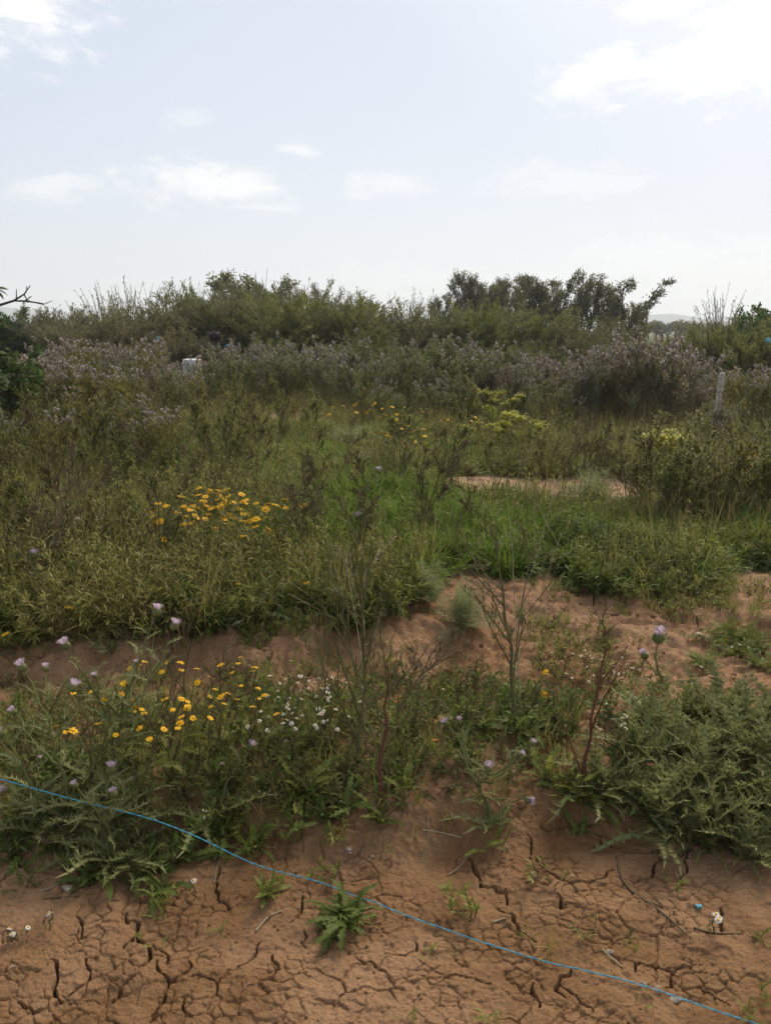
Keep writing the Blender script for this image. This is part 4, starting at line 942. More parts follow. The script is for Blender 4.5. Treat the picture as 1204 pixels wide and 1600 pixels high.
# ------------------------------------------------------------------ trees
def tree_mesh(seed, h=5.0, leaders=4, spread=.22, bare=.25, leafm='treeleaf', up=.06, dens=15, ang=(.4, .85), leaf=.11):
    r = np.random.default_rng(seed); st = MB(); fo = MB(); sy = []
    T = path((0, 0, 0), (r.normal(0, .06), r.normal(0, .06), 1), h * bare, 5, .06, 0, r); st.tubes(T[None], np.linspace(.13, .09, 5)[None], 6)
    for i in range(leaders):
        a = i * 6.283 / leaders + r.normal(0, .4); s_ = spread * r.uniform(.4, 1.3); q, _ = at_path(T, r.uniform(.6, .99))
        sy += system(q, (math.cos(a) * s_, math.sin(a) * s_, 1), h * (1 - bare) * r.uniform(.72, 1.0), .06, 2, (7, 10), ang, (.26, .42), .12, .09, up, 6, r)
    tube_sys(st, sy, 3, 0, .006)
    A = []; S = []; tint = []
    for P, R, lv in sy:
        base = np.clip(r.normal(.45, .2), 0, 1)
        for j in range(dens if lv == 0 else dens if lv == 1 else 8):
            q, d = at_path(P, r.uniform(.25, 1) if lv < 2 else r.uniform(.75, 1)); q = q + r.normal(0, .085, 3); a = unit(off_axis(d, r.uniform(.2, 1.0), r) + np.array([0, 0, r.uniform(-.3, .4)])); L = leaf * r.uniform(.6, 1.4)
            A.append([q, q + a * L * .5, q + a * L]); S.append(unit(np.cross(a, r.normal(0, 1, 3)))); tint.append(np.clip(base + r.normal(0, .2), 0, 1))
    A = np.array(A); fo.ribbons(A, np.array(S)[:, None], np.array([[.010, .021, .005]]), 0, np.array(tint)); zt = np.percentile(A[:, 2, 2], 99.7)
    return st.mesh('tree_trunk', ('darkbark',), True), fo.mesh('tree_crown', (leafm,)), zt
TR = {'g': [tree_mesh(511, leafm='tamarisk', bare=.12, leaders=5, spread=.35), tree_mesh(512, leafm='tamarisk', bare=.1, leaders=5, spread=.28), tree_mesh(513, leafm='treeleaf', bare=.1, leaders=4, spread=.3)],
      'p': [tree_mesh(501), tree_mesh(502, spread=.16, leaders=3), tree_mesh(503, leaders=5, spread=.28, leafm='tamarisk')],
      'r': [tree_mesh(504, bare=.42, spread=.5, leaders=5, up=.0, ang=(.5, .95)), tree_mesh(505, bare=.38, spread=.4, leaders=5, up=.02, ang=(.5, .9))]}
TLIST = [(320, 448, 36, 'g', 1.2, 'slim pointed tree, leftmost of the left group'), (350, 440, 37, 'g', 1.2, 'pointed tree left of the tallest left tree'), (383, 424, 37, 'g', 1.3, 'tallest pointed tree of the left group'), (408, 432, 38, 'g', 1.2, 'pointed tree just right of the tallest left one'), (438, 440, 37, 'g', 1.3, 'bushy pointed tree in the middle of the left group'), (470, 452, 36, 'g', 1.2, 'smaller pointed tree of the left group'), (500, 445, 38, 'g', 1.3, 'pointed tree near the right end of the left group'), (530, 460, 36, 'g', 1.3, 'low pointed tree ending the left group'), (565, 468, 38, 'g', 1.1, 'last small tree sloping down to the dip'),
         (690, 458, 42, 'r', 1.0, 'small round dark tree, leftmost of the right group'), (725, 424, 43, 'r', .95, 'tall round-headed dark tree with open trunk'), (745, 428, 43, 'r', .9, 'round-headed dark tree beside the tallest dark one'), (775, 432, 43, 'r', .95, 'dark round-headed tree in the right group'), (800, 430, 42, 'r', .95, 'last round-headed dark tree before the pointed ones'), (838, 430, 38, 'p', 1.1, 'pointed tree with ragged tip, first of the right row'), (820, 445, 38, 'p', 1.2, 'shorter pointed tree behind the ragged tip'), (868, 436, 38, 'p', 1.1, 'pointed tree left of the twin tips'), (895, 424, 38, 'p', 1.2, 'tallest pointed tree of the right row'), (915, 446, 38, 'p', 1.1, 'pointed tree right of the tallest one of the right row'), (942, 442, 38, 'p', .9, 'slim pointed tree near the end of the right row'), (965, 434, 37, 'p', 1.3, 'full pointed tree closing the right row'), (992, 470, 38, 'p', .9, 'small ragged tree at the right end of the row')]
for (px, top, Y, kd, wd, lb) in TLIST:
    x = pt(px, 560, Y)[0]; b = np.array([x, Y, zat(x, Y)]); 
    root = thing('tree', lb, 'tree', b, 'trees behind the hedge', rng.random() * 6.28); st, fo, zt = TR[kd][rng.integers(len(TR[kd]))]; s_ = (pt(px, top, Y)[2] - b[2]) / zt
    for nm, me in (('trunk', st), ('crown', fo)): obj(nm, me, root, (0, 0, 0), (0, 0, 0), (s_ * wd, s_ * wd, s_))
for i in range(26):                                    # tree line far out on the plain
    px = 985 + i * 9 + rng.uniform(-4, 4) if i < 20 else 60 + i * 7
    Y = rng.uniform(120, 160); x = pt(px, 560, Y)[0]; b = np.array([x, Y, 0]); s_ = (pt(px, rng.uniform(499, 507), Y)[2]) / 5.0
    root = thing('tree', 'small far tree in the line below the hills', 'tree', b, 'far tree line below the hills', rng.random() * 6.28); st, fo, zt = TR['p'][rng.integers(3)]
    for nm, me in (('trunk', st), ('crown', fo)): obj(nm, me, root, (0, 0, 0), (0, 0, 0), (s_ * 2.2, s_ * 2.2, s_))

# broad-leaved bush and its bare branch at the left edge
b = pt(-30, 600, 9.5); b[2] = zat(b[0], b[1]); root = thing('fig_bush', 'bright green broad-leaved bush with a bare branch at the left edge', 'bush', b)
r = np.random.default_rng(77); st = MB(); sy = []
for i in range(16):
    a = r.random() * 6.283; sy += system((0, 0, 0), (math.cos(a) * .55, math.sin(a) * .55, 1), r.uniform(.9, 1.45), .02, 1, (4, 6), (.4, .8), (.3, .5), .3, .1, .0, 6, r)
tube_sys(st, sy, 4, 0, .004); obj('stem', st.mesh('stem', ('bark',)), root)
fo = MB(); A = []; S = []
for P, R, lv in sy:
    for j in range(26):
        q, d = at_path(P, r.uniform(.35, 1)); q = q + r.normal(0, .05, 3); a = unit(off_axis(d, r.uniform(.5, 1.3), r)); L = r.uniform(.05, .11); A.append([q, q + a * L * .3, q + a * L * .7, q + a * L + np.array([0, 0, -.02])]); S.append(unit(np.cross(a, r.normal(0, .5, 3) + np.array([0, 0, 1.]))))
fo.ribbons(np.array(A), np.array(S)[:, None], np.array([[.006, .024, .022, .003]]), 0, r.random(len(A))); obj('foliage', fo.mesh('foliage', ('figleaf',)), root)
bb = MB(); s0 = np.array([-.45, 0, .6])
tipp = [pt(x, y, 9.5) - b for x, y in ((-60, 500), (-10, 480), (22, 470), (38, 460), (48, 446))]
def poly(pts): return np.array(pts)
bb.tubes(np.array([tipp]), np.array([[.022, .018, .013, .009, .005]]), 5, 0)
for pl in [[(22, 470), (40, 470), (60, 473), (70, 475), (82, 470)], [(26, 468), (26, 463), (26, 458), (26, 455), (26, 451)], [(40, 470), (44, 467), (46, 465), (48, 464), (50, 463)], [(38, 460), (40, 464), (42, 468), (44, 470), (47, 469)], [(38, 460), (41, 456), (42, 452), (42, 449), (42, 447)], [(22, 470), (40, 471), (56, 473), (68, 476), (73, 481)]]:
    bb.tubes(np.array([[pt(x, y, 9.5) - b for x, y in pl]]), np.array([[.009, .007, .006, .005, .003]]), 4, 0)
obj('bare_branch', bb.mesh('bare_branch', ('darkbark',), True), root)
lf = MB(); Pc, Sc = arc(5, 4, np.full(5, .16), np.linspace(-.9, .5, 5), np.full(5, .5), np.linspace(-.9, .9, 5)); lf.ribbons(Pc, Sc, np.array([[.01, .035, .04, .004]]), 0)
o = obj('leaf', lf.mesh('leaf', ('figleaf',)), root, pt(-8, 450, 9.5) - b, (0, .6, 0))
st = MB(); st.tubes(np.array([[tipp[0], tipp[0] * .5 + np.array([-.1, 0, .8]) * .5, np.array([-.05, 0, 0])]]), np.array([[.035, .05, .06]]), 6); obj('trunk', st.mesh('trunk', ('darkbark',), True), root)

# ------------------------------------------------------------------ hills
hp = [(-6000, 30), (-3200, 55), (-1500, 40), (-1000, 50), (-850, 52), (-500, 20), (-200, 15), (300, 20), (560, 34), (610, 38), (640, 28), (690, 24), (740, 31), (830, 35), (900, 41), (960, 54), (1100, 70), (1500, 60), (2400, 80), (6000, 40)]
xs = np.linspace(-6000, 6000, 500); zs = np.interp(xs, [a for a, _ in hp], [c for _, c in hp]); zs = zs + 5 * fbm(xs * .02, xs * 0, 91, 4)
rows = []
for k, (yy, f_) in enumerate([(1350, 0), (1480, .3), (1600, .62), (1700, .85), (1760, 1.0), (1840, .95), (2100, .5), (2500, 0)]):
    rows.append(np.stack([xs, yy + 40 * fbm(xs * .008, xs * 0 + k, 95, 3), np.maximum(-2, zs * f_ + (8 * fbm(xs * .015, xs * 0 + k * 3.3, 97, 3) if 0 < f_ < 1 else 0) - (2 if f_ == 0 else 0))], -1))
V = np.array(rows); ny, nx = V.shape[:2]; i = (np.arange(ny - 1)[:, None] * nx + np.arange(nx - 1)).reshape(-1)
hb = MB(); hb.add(V, np.stack([i, i + 1, i + nx + 1, i + nx], 1)); ho = obj('hills', hb.mesh('hills', ('hill',), True)); tag(ho, kind='structure'); ho['label'] = 'far blue-grey hills on the horizon'

# ------------------------------------------------------------------ made things
# twine
tw = [(-80, 1192), (0, 1217), (110, 1248), (230, 1277), (300, 1303), (400, 1353), (500, 1388), (560, 1408), (700, 1460), (850, 1506), (1000, 1550), (1150, 1598), (1260, 1636)]
Yg = G(500, 1388)[1]
TP = np.array([pt(a, c, 2.22 + (Yg - 2.22) * (a + 80) / 580) if k < 6 else G(a, c) + np.array([0, 0, .012]) for k, (a, c) in enumerate(tw)])
t_ = np.linspace(0, len(TP) - 1, 420); kk = np.arange(len(TP))
def cubic(v): 
    o = np.interp(t_, kk, v)
    for _ in range(60): o[1:-1] = (o[:-2] + 2 * o[1:-1] + o[2:]) / 4
    return o
CP = np.stack([cubic(TP[:, j]) for j in range(3)], -1)
gz = np.max([full_height(CP[:, 0] + dx, CP[:, 1] + dy) for dx in (-.01, 0, .01) for dy in (-.01, 0, .01)], 0) + .004
for _ in range(40):
    CP[:, 2] = np.maximum(CP[:, 2], gz); CP[1:-1, 2] = (CP[:-2, 2] + 2 * CP[1:-1, 2] + CP[2:, 2]) / 4
CP[:, 2] = np.maximum(CP[:, 2], gz - .003)
troot = thing('twine', 'blue polypropylene twine stretched low across the foreground clay', 'twine', CP[210]); ph = np.linspace(0, 260, 420)
for s_ in (0, 1):
    Tn = unit(np.gradient(CP, axis=0)); A_ = unit(np.cross(Tn, [0, 0, 1.])); B_ = np.cross(Tn, A_)
    Pq = CP + .0009 * (A_ * np.cos(ph + s_ * math.pi)[:, None] + B_ * np.sin(ph + s_ * math.pi)[:, None]) - CP[210]
    mb = MB(); mb.tubes(Pq[None], .00105, 5, 0); obj('strand', mb.mesh('strand', ('twine',), True), troot)

# leaning post
b = G(1113, 690); root = thing('post', 'weathered grey-beige post leaning slightly, rounded top, among thistles at right', 'post', b); r = np.random.default_rng(9)
hgt = pt(1119, 581, b[1])[2] - b[2]; mb = MB(); k = 16; an = np.arange(12) * 2 * math.pi / 12; zz = np.concatenate([np.linspace(0, .94, k - 4), [.965, .985, .996, 1.0]]) * hgt
rr = np.concatenate([np.full(k - 4, .041), [.038, .03, .018, .003]])
V = np.stack([[[(rr[j] * (1 + .12 * vnoise(np.array(a * 2.), np.array(zz[j] * 7), 4))) * math.cos(a) + zz[j] * .045, rr[j] * (1 + .12 * vnoise(np.array(a * 2. + 3), np.array(zz[j] * 7), 5)) * math.sin(a), zz[j]] for a in an] for j in range(k)])
idx = np.arange(k * 12).reshape(k, 12); mb.add(V, np.stack([idx[:-1], np.roll(idx[:-1], -1, 1), np.roll(idx[1:], -1, 1), idx[1:]], -1).reshape(-1, 4)); 
obj('shaft', mb.mesh('shaft', ('post',), True), root)
mb = MB()
for zq in (.45, .72): 
    a = np.linspace(0, 6.283, 24); mb.tubes(np.stack([.046 * np.cos(a) + zq * hgt * .045, .046 * np.sin(a), np.full(24, zq * hgt)], -1)[None], .003, 4)
obj('wire', mb.mesh('wire', ('darkbark',)), root)

# white tub lying among the thistles
b = G(303, 632); Yt = b[1]; tz = pt(300, 561, Yt)[2]; pxm = Yt / F; root = thing('plastic_tub', 'white plastic tub standing among thistles under the black bag', 'tub', b)
W_, H_, D_ = 21 * pxm, 19 * pxm, .30; H_ = tz - b[2]; z0 = 0.0
def boxring(x0, x1, y0, y1, zlo, zhi, sx=0): return np.array([[x0 + sx, y0, zlo], [x1, y0, zlo], [x1, y1, zlo], [x0 + sx, y1, zlo], [x0, y0, zhi], [x1, y0, zhi], [x1, y1, zhi], [x0, y1, zhi]])
BQ = [[0, 1, 5, 4], [1, 2, 6, 5], [2, 3, 7, 6], [3, 0, 4, 7], [4, 5, 6, 7], [3, 2, 1, 0]]
o_ = boxring(-W_ / 2, W_ / 2, -D_ / 2, D_ / 2, 0, H_, W_ * .22); i_ = boxring(-W_ / 2 + .0, W_ / 2 - .03, -D_ / 2 + .02, D_ / 2 - .02, .02, H_ - .02, W_ * .22)
mb = MB(); mb.add(o_, [BQ[j] for j in (0, 1, 2, 4, 5)]); mb.add(i_, [q[::-1] for q in (BQ[0], BQ[1], BQ[2], BQ[4], BQ[5])])
tub = obj('shell', mb.mesh('shell', ('white_plastic',)), root, (0, 0, z0 - .0), (.04, .05, -.2))
bv = tub.modifiers.new('bevel', 'BEVEL'); bv.width = .012; bv.segments = 2
mb = MB(); rim = np.array([[-W_ / 2 + W_ * .22, -D_ / 2, 0], [-W_ / 2 + W_ * .22, D_ / 2, 0], [-W_ / 2, D_ / 2, H_], [-W_ / 2, -D_ / 2, H_], [-W_ / 2 + W_ * .22, -D_ / 2, 0]]); mb.tubes(rim[None], .014, 6); obj('rim', mb.mesh('rim', ('white_plastic',)), root, (0, 0, z0), (.04, .05, -.2))

def crumple(name, label, cat, p, size, mat, seed, flat=1.0):
    r = np.random.default_rng(seed); n, m_ = 9, 12; V = []
    for i in range(n):
        th = math.pi * (i + .5) / n
        for j in range(m_):
            f_ = 2 * math.pi * j / m_; k_ = 1 + r.uniform(-.5, .45) + .3 * math.sin(3 * f_ + seed)
            V.append([math.sin(th) * math.cos(f_) * k_, math.sin(th) * math.sin(f_) * k_ * flat, math.cos(th) * (1 + r.uniform(-.4, .4))])
    idx = np.arange(n * m_).reshape(n, m_); mb = MB(); mb.add(np.array(V) * np.array(size), np.stack([idx[:-1], np.roll(idx[:-1], -1, 1), np.roll(idx[1:], -1, 1), idx[1:]], -1).reshape(-1, 4))
    o = obj(name, mb.mesh(name, (mat,)), None, p); return tag(o, label, cat)
crumple('plastic_bag', 'black plastic bag snagged high in the brown shrub', 'bag', pt(335, 525, 20.3), (.11, .08, .11), 'black_plastic', 3)
pole = thing('stake', 'dark stake standing in the shrub under the black bag', 'stake', np.array([pt(333, 600, 20.4)[0], 20.4, 0.0])); mb = MB(); mb.tubes(np.array([[[0, 0, 0], [.01, 0, .8], [.0, 0, 1.38]]]), .04, 6); mb2 = MB(); obj('shaft', mb.mesh('shaft', ('darkbark',), True), pole)
crumple('plastic_scrap', 'blue plastic shred caught in the shrub left of the black bag', 'scrap', pt(247, 530, 19.2), (.02, .02, .07), 'blue_plastic', 4)
crumple('plastic_scrap', 'blue plastic shred caught in the shrub right of the black bag', 'scrap', pt(358, 540, 19.3), (.07, .02, .03), 'blue_plastic', 5)
crumple('plastic_scrap', 'turquoise plastic caught in the shrub at the right edge', 'scrap', pt(1199, 532, 16.5), (.045, .03, .05), 'blue_plastic', 6)
crumple('plastic_scrap', 'flat blue plastic scrap on the clay at lower right', 'scrap', G(1091, 1421) + np.array([0, 0, .006]), (.009, .006, .003), 'blue_plastic', 7)

# stones, twigs, dry leaves
for (px, py, s_, lb) in [(545, 1334, .011, 'pale pebble beside the larger one on the clod ridge'), (546, 1336, .009, 'second pale pebble touching the first on the clod ridge'), (582, 1346, .007, 'small pale pebble right of the pebble pair'), (1052, 1560, .014, 'pale stone beside the twine at lower right'), (1025, 1547, .009, 'small straw-pale stone left of the stone by the twine'), (1003, 1537, .007, 'tiny pebble above the stone by the twine'), (107, 1390, .014, 'grey stone on clay under the left thistles'), (130, 1381, .009, 'round pale pebble right of the grey stone'), (402, 1571, .005, 'tiny white pebble low on the cracked flat'), (952, 1488, .010, 'flat pale stone in mid cracked clay'), (20, 1515, .006, 'white fragment at the left edge low on the clay')]:
    crumple('stone', lb, 'stone', G(px, py) + np.array([0, 0, s_ * .3]), (s_ * .95, s_ * .7, s_ * .5), 'stone', int(px))
for i, (pl, rad, mt, lb) in enumerate([([(963, 1345), (968, 1380), (990, 1405), (1030, 1425), (1072, 1465)], .0045, 'brownstem', 'long curved root lying on cracked clay at right'), ([(1083, 1453), (1110, 1458), (1160, 1462)], .0035, 'brownstem', 'thin stick pointing to the right edge'), ([(400, 1455), (420, 1435), (452, 1425)], .003, 'drystem', 'short straw by the small rosette'), ([(60, 1395), (85, 1390), (110, 1368)], .003, 'drystem', 'straw under the left thistles'), ([(70, 1405), (95, 1402), (125, 1402)], .003, 'brownstem', 'twig lying beside the grey stone'), ([(335, 1385), (340, 1360), (347, 1340)], .002, 'drystem', 'upright straw on the round clod'), ([(660, 1300), (690, 1302), (720, 1312)], .003, 'drystem', 'pale stick on the ridge by the purple thistle'), ([(668, 1282), (670, 1310), (660, 1345)], .002, 'drystem', 'thin straw crossing the pale stick'), ([(940, 1490), (955, 1500), (972, 1515)], .0025, 'drystem', 'short pale straw by the flat stone'), ([(700, 1365), (720, 1350), (735, 1330)], .002, 'drystem', 'thin straw near the deep crack'), ([(770, 1445), (780, 1440), (790, 1438)], .003, 'drystem', 'curled dry stalk above the twine'), ([(824, 1382), (832, 1375), (842, 1371)], .003, 'drystem', 'small pale stalk beside the ringed crack')]):
    P = np.array([G(x, y) + np.array([0, 0, .006]) for x, y in pl]); tt = np.linspace(0, 1, 8) * (len(P) - 1); Q = np.stack([np.interp(tt, np.arange(len(P)), P[:, j]) for j in range(3)], -1); Q[1:-1] = (Q[:-2] + 2 * Q[1:-1] + Q[2:]) / 4
    mb = MB(); mb.tubes((Q - P[0])[None], np.linspace(rad, rad * .6, 8)[None], 5); tag(obj('twig', mb.mesh('twig', (mt,), True), None, P[0]), lb, 'twig')
ol = lobed_leaf(71, ('orange_leaf',), .3, 3, .85)
for (px, py, s_, lb) in [(668, 1180, .05, 'orange dry leaf lying in the furrow'), (612, 1112, .06, 'orange dry leaf caught under the bare weeds'), (12, 1250, .06, 'yellow-orange leaf at the left edge below the twine'), (628, 1098, .04, 'small dry leaf above the caught orange one')]:
    o = place('dry_leaf', ol, None, G(px, py) + np.array([0, 0, .03]), (.7, -.5, .5), s_); tag(o, lb, 'leaf')

# ------------------------------------------------------------------ uncountable ground cover (geometry-node scatter)
proto_col = bpy.data.collections.new('cover_prototypes')          # not linked to the scene: only read by the scatter
def proto(me):
    o = bpy.data.objects.new(me.name, me); proto_col.objects.link(o); return o
def tuft(seed, n, L, wd, mat, el=(.7, 1.5), droop=(.3, 1.5), rad=.03, k=5, mats=None):
    r = np.random.default_rng(seed); mb = MB(); az_ = r.random(n) * 6.283; ra = rad * np.sqrt(r.random(n)); a2 = r.random(n) * 6.283
    P, S = arc(n, k, r.uniform(L[0], L[1], n), r.uniform(*el, n), r.uniform(*droop, n), az_, np.stack([ra * np.cos(a2), ra * np.sin(a2), 0 * ra - .005], -1))
    mb.ribbons(P, S, np.linspace(1, .12, k)[None] ** .7 * wd * r.uniform(.6, 1.2, n)[:, None], 0, r.random(n)); return mb.mesh('tuft', (mat,))
def herb_tuft(seed, mat, n=9, L=.2, lf=.05, dens=16, stemm=None, wdt=.004):
    r = np.random.default_rng(seed); mb = MB(); A = []; S = []; PP = []
    for i in range(n):
        P = path((r.normal(0, .015), r.normal(0, .015), 0), (r.normal(0, .55), r.normal(0, .55), 1), L * r.uniform(.5, 1.1), 6, .12, -.03, r); PP.append(P)
        for j in range(dens):
            q, d = at_path(P, r.uniform(.1, 1)); a = off_axis(d, r.uniform(.5, 1.2), r); l = lf * r.uniform(.5, 1.2); A.append([q, q + a * l * .5, q + a * l + np.array([0, 0, -.15 * l])]); S.append(unit(np.cross(a, r.normal(0, .5, 3) + np.array([0, 0, 1.]))))
    mb.tubes(np.array(PP), np.linspace(.0018, .001, 6)[None], 3, 1); mb.ribbons(np.array(A), np.array(S)[:, None], np.array([[wdt * .6, wdt, wdt * .3]]), 0, r.random(len(A))); return mb.mesh('herb_tuft', (mat, stemm or 'weedstem'))
def cover_points(n, f, boxes, jit=1.0):
    """points on the ground, kept with probability f(px, py)"""
    X = []; 
    for (x0, x1, y0, y1) in boxes:
        X.append(np.stack([rng.uniform(x0, x1, n), rng.uniform(y0, y1, n)], -1))
    X = np.concatenate(X); z = full_height(X[:, 0], X[:, 1]); px, py = pix(X[:, 0], X[:, 1], z)
    keep = rng.random(len(X)) < f(px, py, X[:, 0], X[:, 1]); return np.column_stack([X, z])[keep]
def scatter_stuff(name, label, pts, protos, smin, smax, tilt=.15):
    cols = bpy.data.collections.new(name + '_set')
    for me in protos: cols.objects.link(bpy.data.objects.new(name + '_piece', me))
    me = bpy.data.meshes.new(name); n = len(pts)
    me.vertices.add(n); me.vertices.foreach_set('co', np.asarray(pts, np.float32).ravel())
    a = me.attributes.new('rot', 'FLOAT_VECTOR', 'POINT'); a.data.foreach_set('vector', np.stack([rng.normal(0, tilt, n), rng.normal(0, tilt, n), rng.random(n) * 6.283], -1).astype(np.float32).ravel())
    a = me.attributes.new('scl', 'FLOAT', 'POINT'); a.data.foreach_set('value', rng.uniform(smin, smax, n).astype(np.float32))
    a = me.attributes.new('idx', 'INT', 'POINT'); a.data.foreach_set('value', rng.integers(0, len(protos), n).astype(np.int32))
    o = obj(name, me); tag(o, label, None, None, 'stuff')
    g = bpy.data.node_groups.new(name, 'GeometryNodeTree')
    g.interface.new_socket('Geometry', in_out='INPUT', socket_type='NodeSocketGeometry'); g.interface.new_socket('Geometry', in_out='OUTPUT', socket_type='NodeSocketGeometry')
    N = g.nodes; gi, go = N.new('NodeGroupInput'), N.new('NodeGroupOutput'); ip = N.new('GeometryNodeInstanceOnPoints'); ci = N.new('GeometryNodeCollectionInfo')
    ci.inputs['Collection'].default_value = cols; ci.inputs['Separate Children'].default_value = True; ci.inputs['Reset Children'].default_value = True
    def attr(nm, ty):
        q = N.new('GeometryNodeInputNamedAttribute'); q.data_type = ty; q.inputs['Name'].default_value = nm; return [s for s in q.outputs if s.enabled and s.name == 'Attribute'][0]
    lk = g.links.new; lk(gi.outputs[0], ip.inputs['Points']); lk(ci.outputs[0], ip.inputs['Instance']); ip.inputs['Pick Instance'].default_value = True
    lk(attr('idx', 'INT'), ip.inputs['Instance Index']); lk(attr('scl', 'FLOAT'), ip.inputs['Scale'])
    e2r = N.new('FunctionNodeEulerToRotation'); lk(attr('rot', 'FLOAT_VECTOR'), e2r.inputs[0]); lk(e2r.outputs[0], ip.inputs['Rotation'])
    lk(ip.outputs[0], go.inputs[0])
    md = o.modifiers.new('scatter', 'NODES'); md.node_group = g
    return o

edge_x = np.array([-200, 0, 150, 300, 370, 400, 540, 640, 700, 760, 850, 930, 1040, 1110, 1204, 1400]); edge_y = np.array([1030, 1025, 1005, 990, 1000, 985, 962, 940, 905, 912, 890, 920, 912, 890, 905, 925])
BARE = [(870, 772, 170, 24), (770, 755, 90, 14), (1100, 792, 130, 18), (400, 770, 45, 8), (150, 772, 40, 7), (700, 758, 40, 10), (1000, 790, 90, 14)]
def field(px, py, x, y):
    inside = sstep(-6, 10, np.interp(px, edge_x, edge_y) + 60 * vnoise(x * 2.2, y * 1.1, 5) + 34 * vnoise(x * 7, y * 3, 7) - py)
    for cx, cy, rx, ry in BARE: inside = inside * sstep(.75, 1.15, np.hypot((px - cx) / rx, (py - cy) / ry) + .3 * vnoise(px / 30, py / 12, 6))
    return inside * (py > 560)
def patch(seed, lo=-.12, hi=.18, sc_=.85): return lambda px, py, x, y: .12 + .88 * sstep(lo, hi, fbm(x * sc_, y * sc_, seed, 3))
P1, P2, P3, P4 = patch(191), patch(193), patch(195, .02, .25), patch(197, .0, .25, 1.2)
def lush(px, py, x, y):
    m = np.exp(-(((px - 600) / 190) ** 2 + ((py - 850) / 75) ** 2) * 1.2) + .9 * np.exp(-(((px - 880) / 170) ** 2 + ((py - 860) / 38) ** 2)) + .8 * np.exp(-(((px - 1170) / 80) ** 2 + ((py - 850) / 40) ** 2)) + .5 * np.exp(-(((px - 520) / 260) ** 2 + ((py - 720) / 60) ** 2)) + .5 * np.exp(-(((px - 350) / 120) ** 2 + ((py - 880) / 45) ** 2))
    return np.clip(m, 0, 1) * field(px, py, x, y)
def olive(px, py, x, y): return np.clip(1.1 - lush(px, py, x, y) * 1.1, .12, 1) * field(px, py, x, y)
NEARB = [(-3.2, 3.2, 3.3, 6.2)]; MIDB = [(-5.5, 5.5, 6.2, 11)]; FARB = [(-10, 10, 11, 21)]
GT = [tuft(601, 34, (.12, .26), .0042, 'grass'), tuft(602, 30, (.10, .22), .0048, 'grass', (.4, 1.4)), tuft(603, 40, (.08, .18), .0036, 'grass', (.5, 1.5), (.8, 2.2))]
scatter_stuff('grass', 'lush green grass covering the middle of the field', np.concatenate([cover_points(13000, lush, NEARB), cover_points(14000, lush, MIDB), cover_points(3000, lush, FARB)]), GT, .7, 1.3)
HT = [herb_tuft(611, 'herb', 9, .20, .05), herb_tuft(612, 'herb_dark', 10, .17, .045, 18), herb_tuft(613, 'herb', 8, .24, .04, 20), herb_tuft(614, 'herb_dark', 8, .14, .07, 14, None, .007)]
scatter_stuff('low_herbs', 'low green herbs and leaves carpeting the field', np.concatenate([cover_points(5200, lambda *a: field(*a) * (.95 - .5 * lush(*a)) * P1(*a), NEARB), cover_points(7500, lambda *a: field(*a) * (.95 - .5 * lush(*a)) * P1(*a), MIDB), cover_points(5000, lambda *a: field(*a) * P1(*a), FARB)]), HT, .6, 1.25)
OT = [herb_tuft(621, 'herb_olive', 8, .30, .035, 16, 'brownstem', .003), herb_tuft(622, 'herb_olive', 7, .36, .04, 14, 'weedstem', .003), herb_tuft(623, 'herb', 8, .3, .035, 16, 'brownstem', .003), tuft(624, 26, (.12, .3), .0025, 'grass_dry', (.7, 1.5), (.2, 1.2))]
def leftish(px, py, x, y): return olive(px, py, x, y) * np.clip(1.15 - .8 * sstep(350, 520, px) * sstep(700, 780, py), .15, 1)
scatter_stuff('olive_herbs', 'thin olive-brown herbs tangled over the left and the back of the field', np.concatenate([cover_points(4600, lambda *a: leftish(*a) * P2(*a), NEARB), cover_points(9000, lambda *a: leftish(*a) * P2(*a), MIDB), cover_points(6500, lambda *a: field(*a) * P2(*a), FARB)]), OT, .6, 1.4)
DT = [tuft(651, 16, (.22, .5), .0022, 'grass_dry', (1.0, 1.55), (.0, .5), .05, 5), tuft(652, 12, (.25, .55), .0026, 'brownstem', (1.0, 1.55), (.0, .4), .06, 5), tuft(653, 14, (.2, .42), .0022, 'drystem', (.9, 1.55), (.0, .6), .05, 5)]
scatter_stuff('dry_stalks', 'dead straw-coloured stalks standing through the field', np.concatenate([cover_points(1500, lambda *a: field(*a) * P3(*a) * (1 - .8 * lush(*a)), NEARB), cover_points(3200, lambda *a: field(*a) * P3(*a) * (1 - .6 * lush(*a)), MIDB), cover_points(2500, lambda *a: field(*a) * P3(*a), FARB)]), DT, .6, 1.2)
FT = [mound_mesh(661, 'herb_pale', .12, .10, 60, (.05, .12), .003), mound_mesh(662, 'herb', .14, .12, 70, (.06, .14), .003), mound_mesh(663, 'grass', .12, .09, 60, (.06, .13), .003)]
scatter_stuff('feathery_cover', 'soft feathery green cover in patches over the field', np.concatenate([cover_points(2600, lambda *a: field(*a) * P4(*a), NEARB), cover_points(4200, lambda *a: field(*a) * P4(*a), MIDB), cover_points(2200, lambda *a: field(*a) * P4(*a), FARB)]), FT, .7, 1.3)
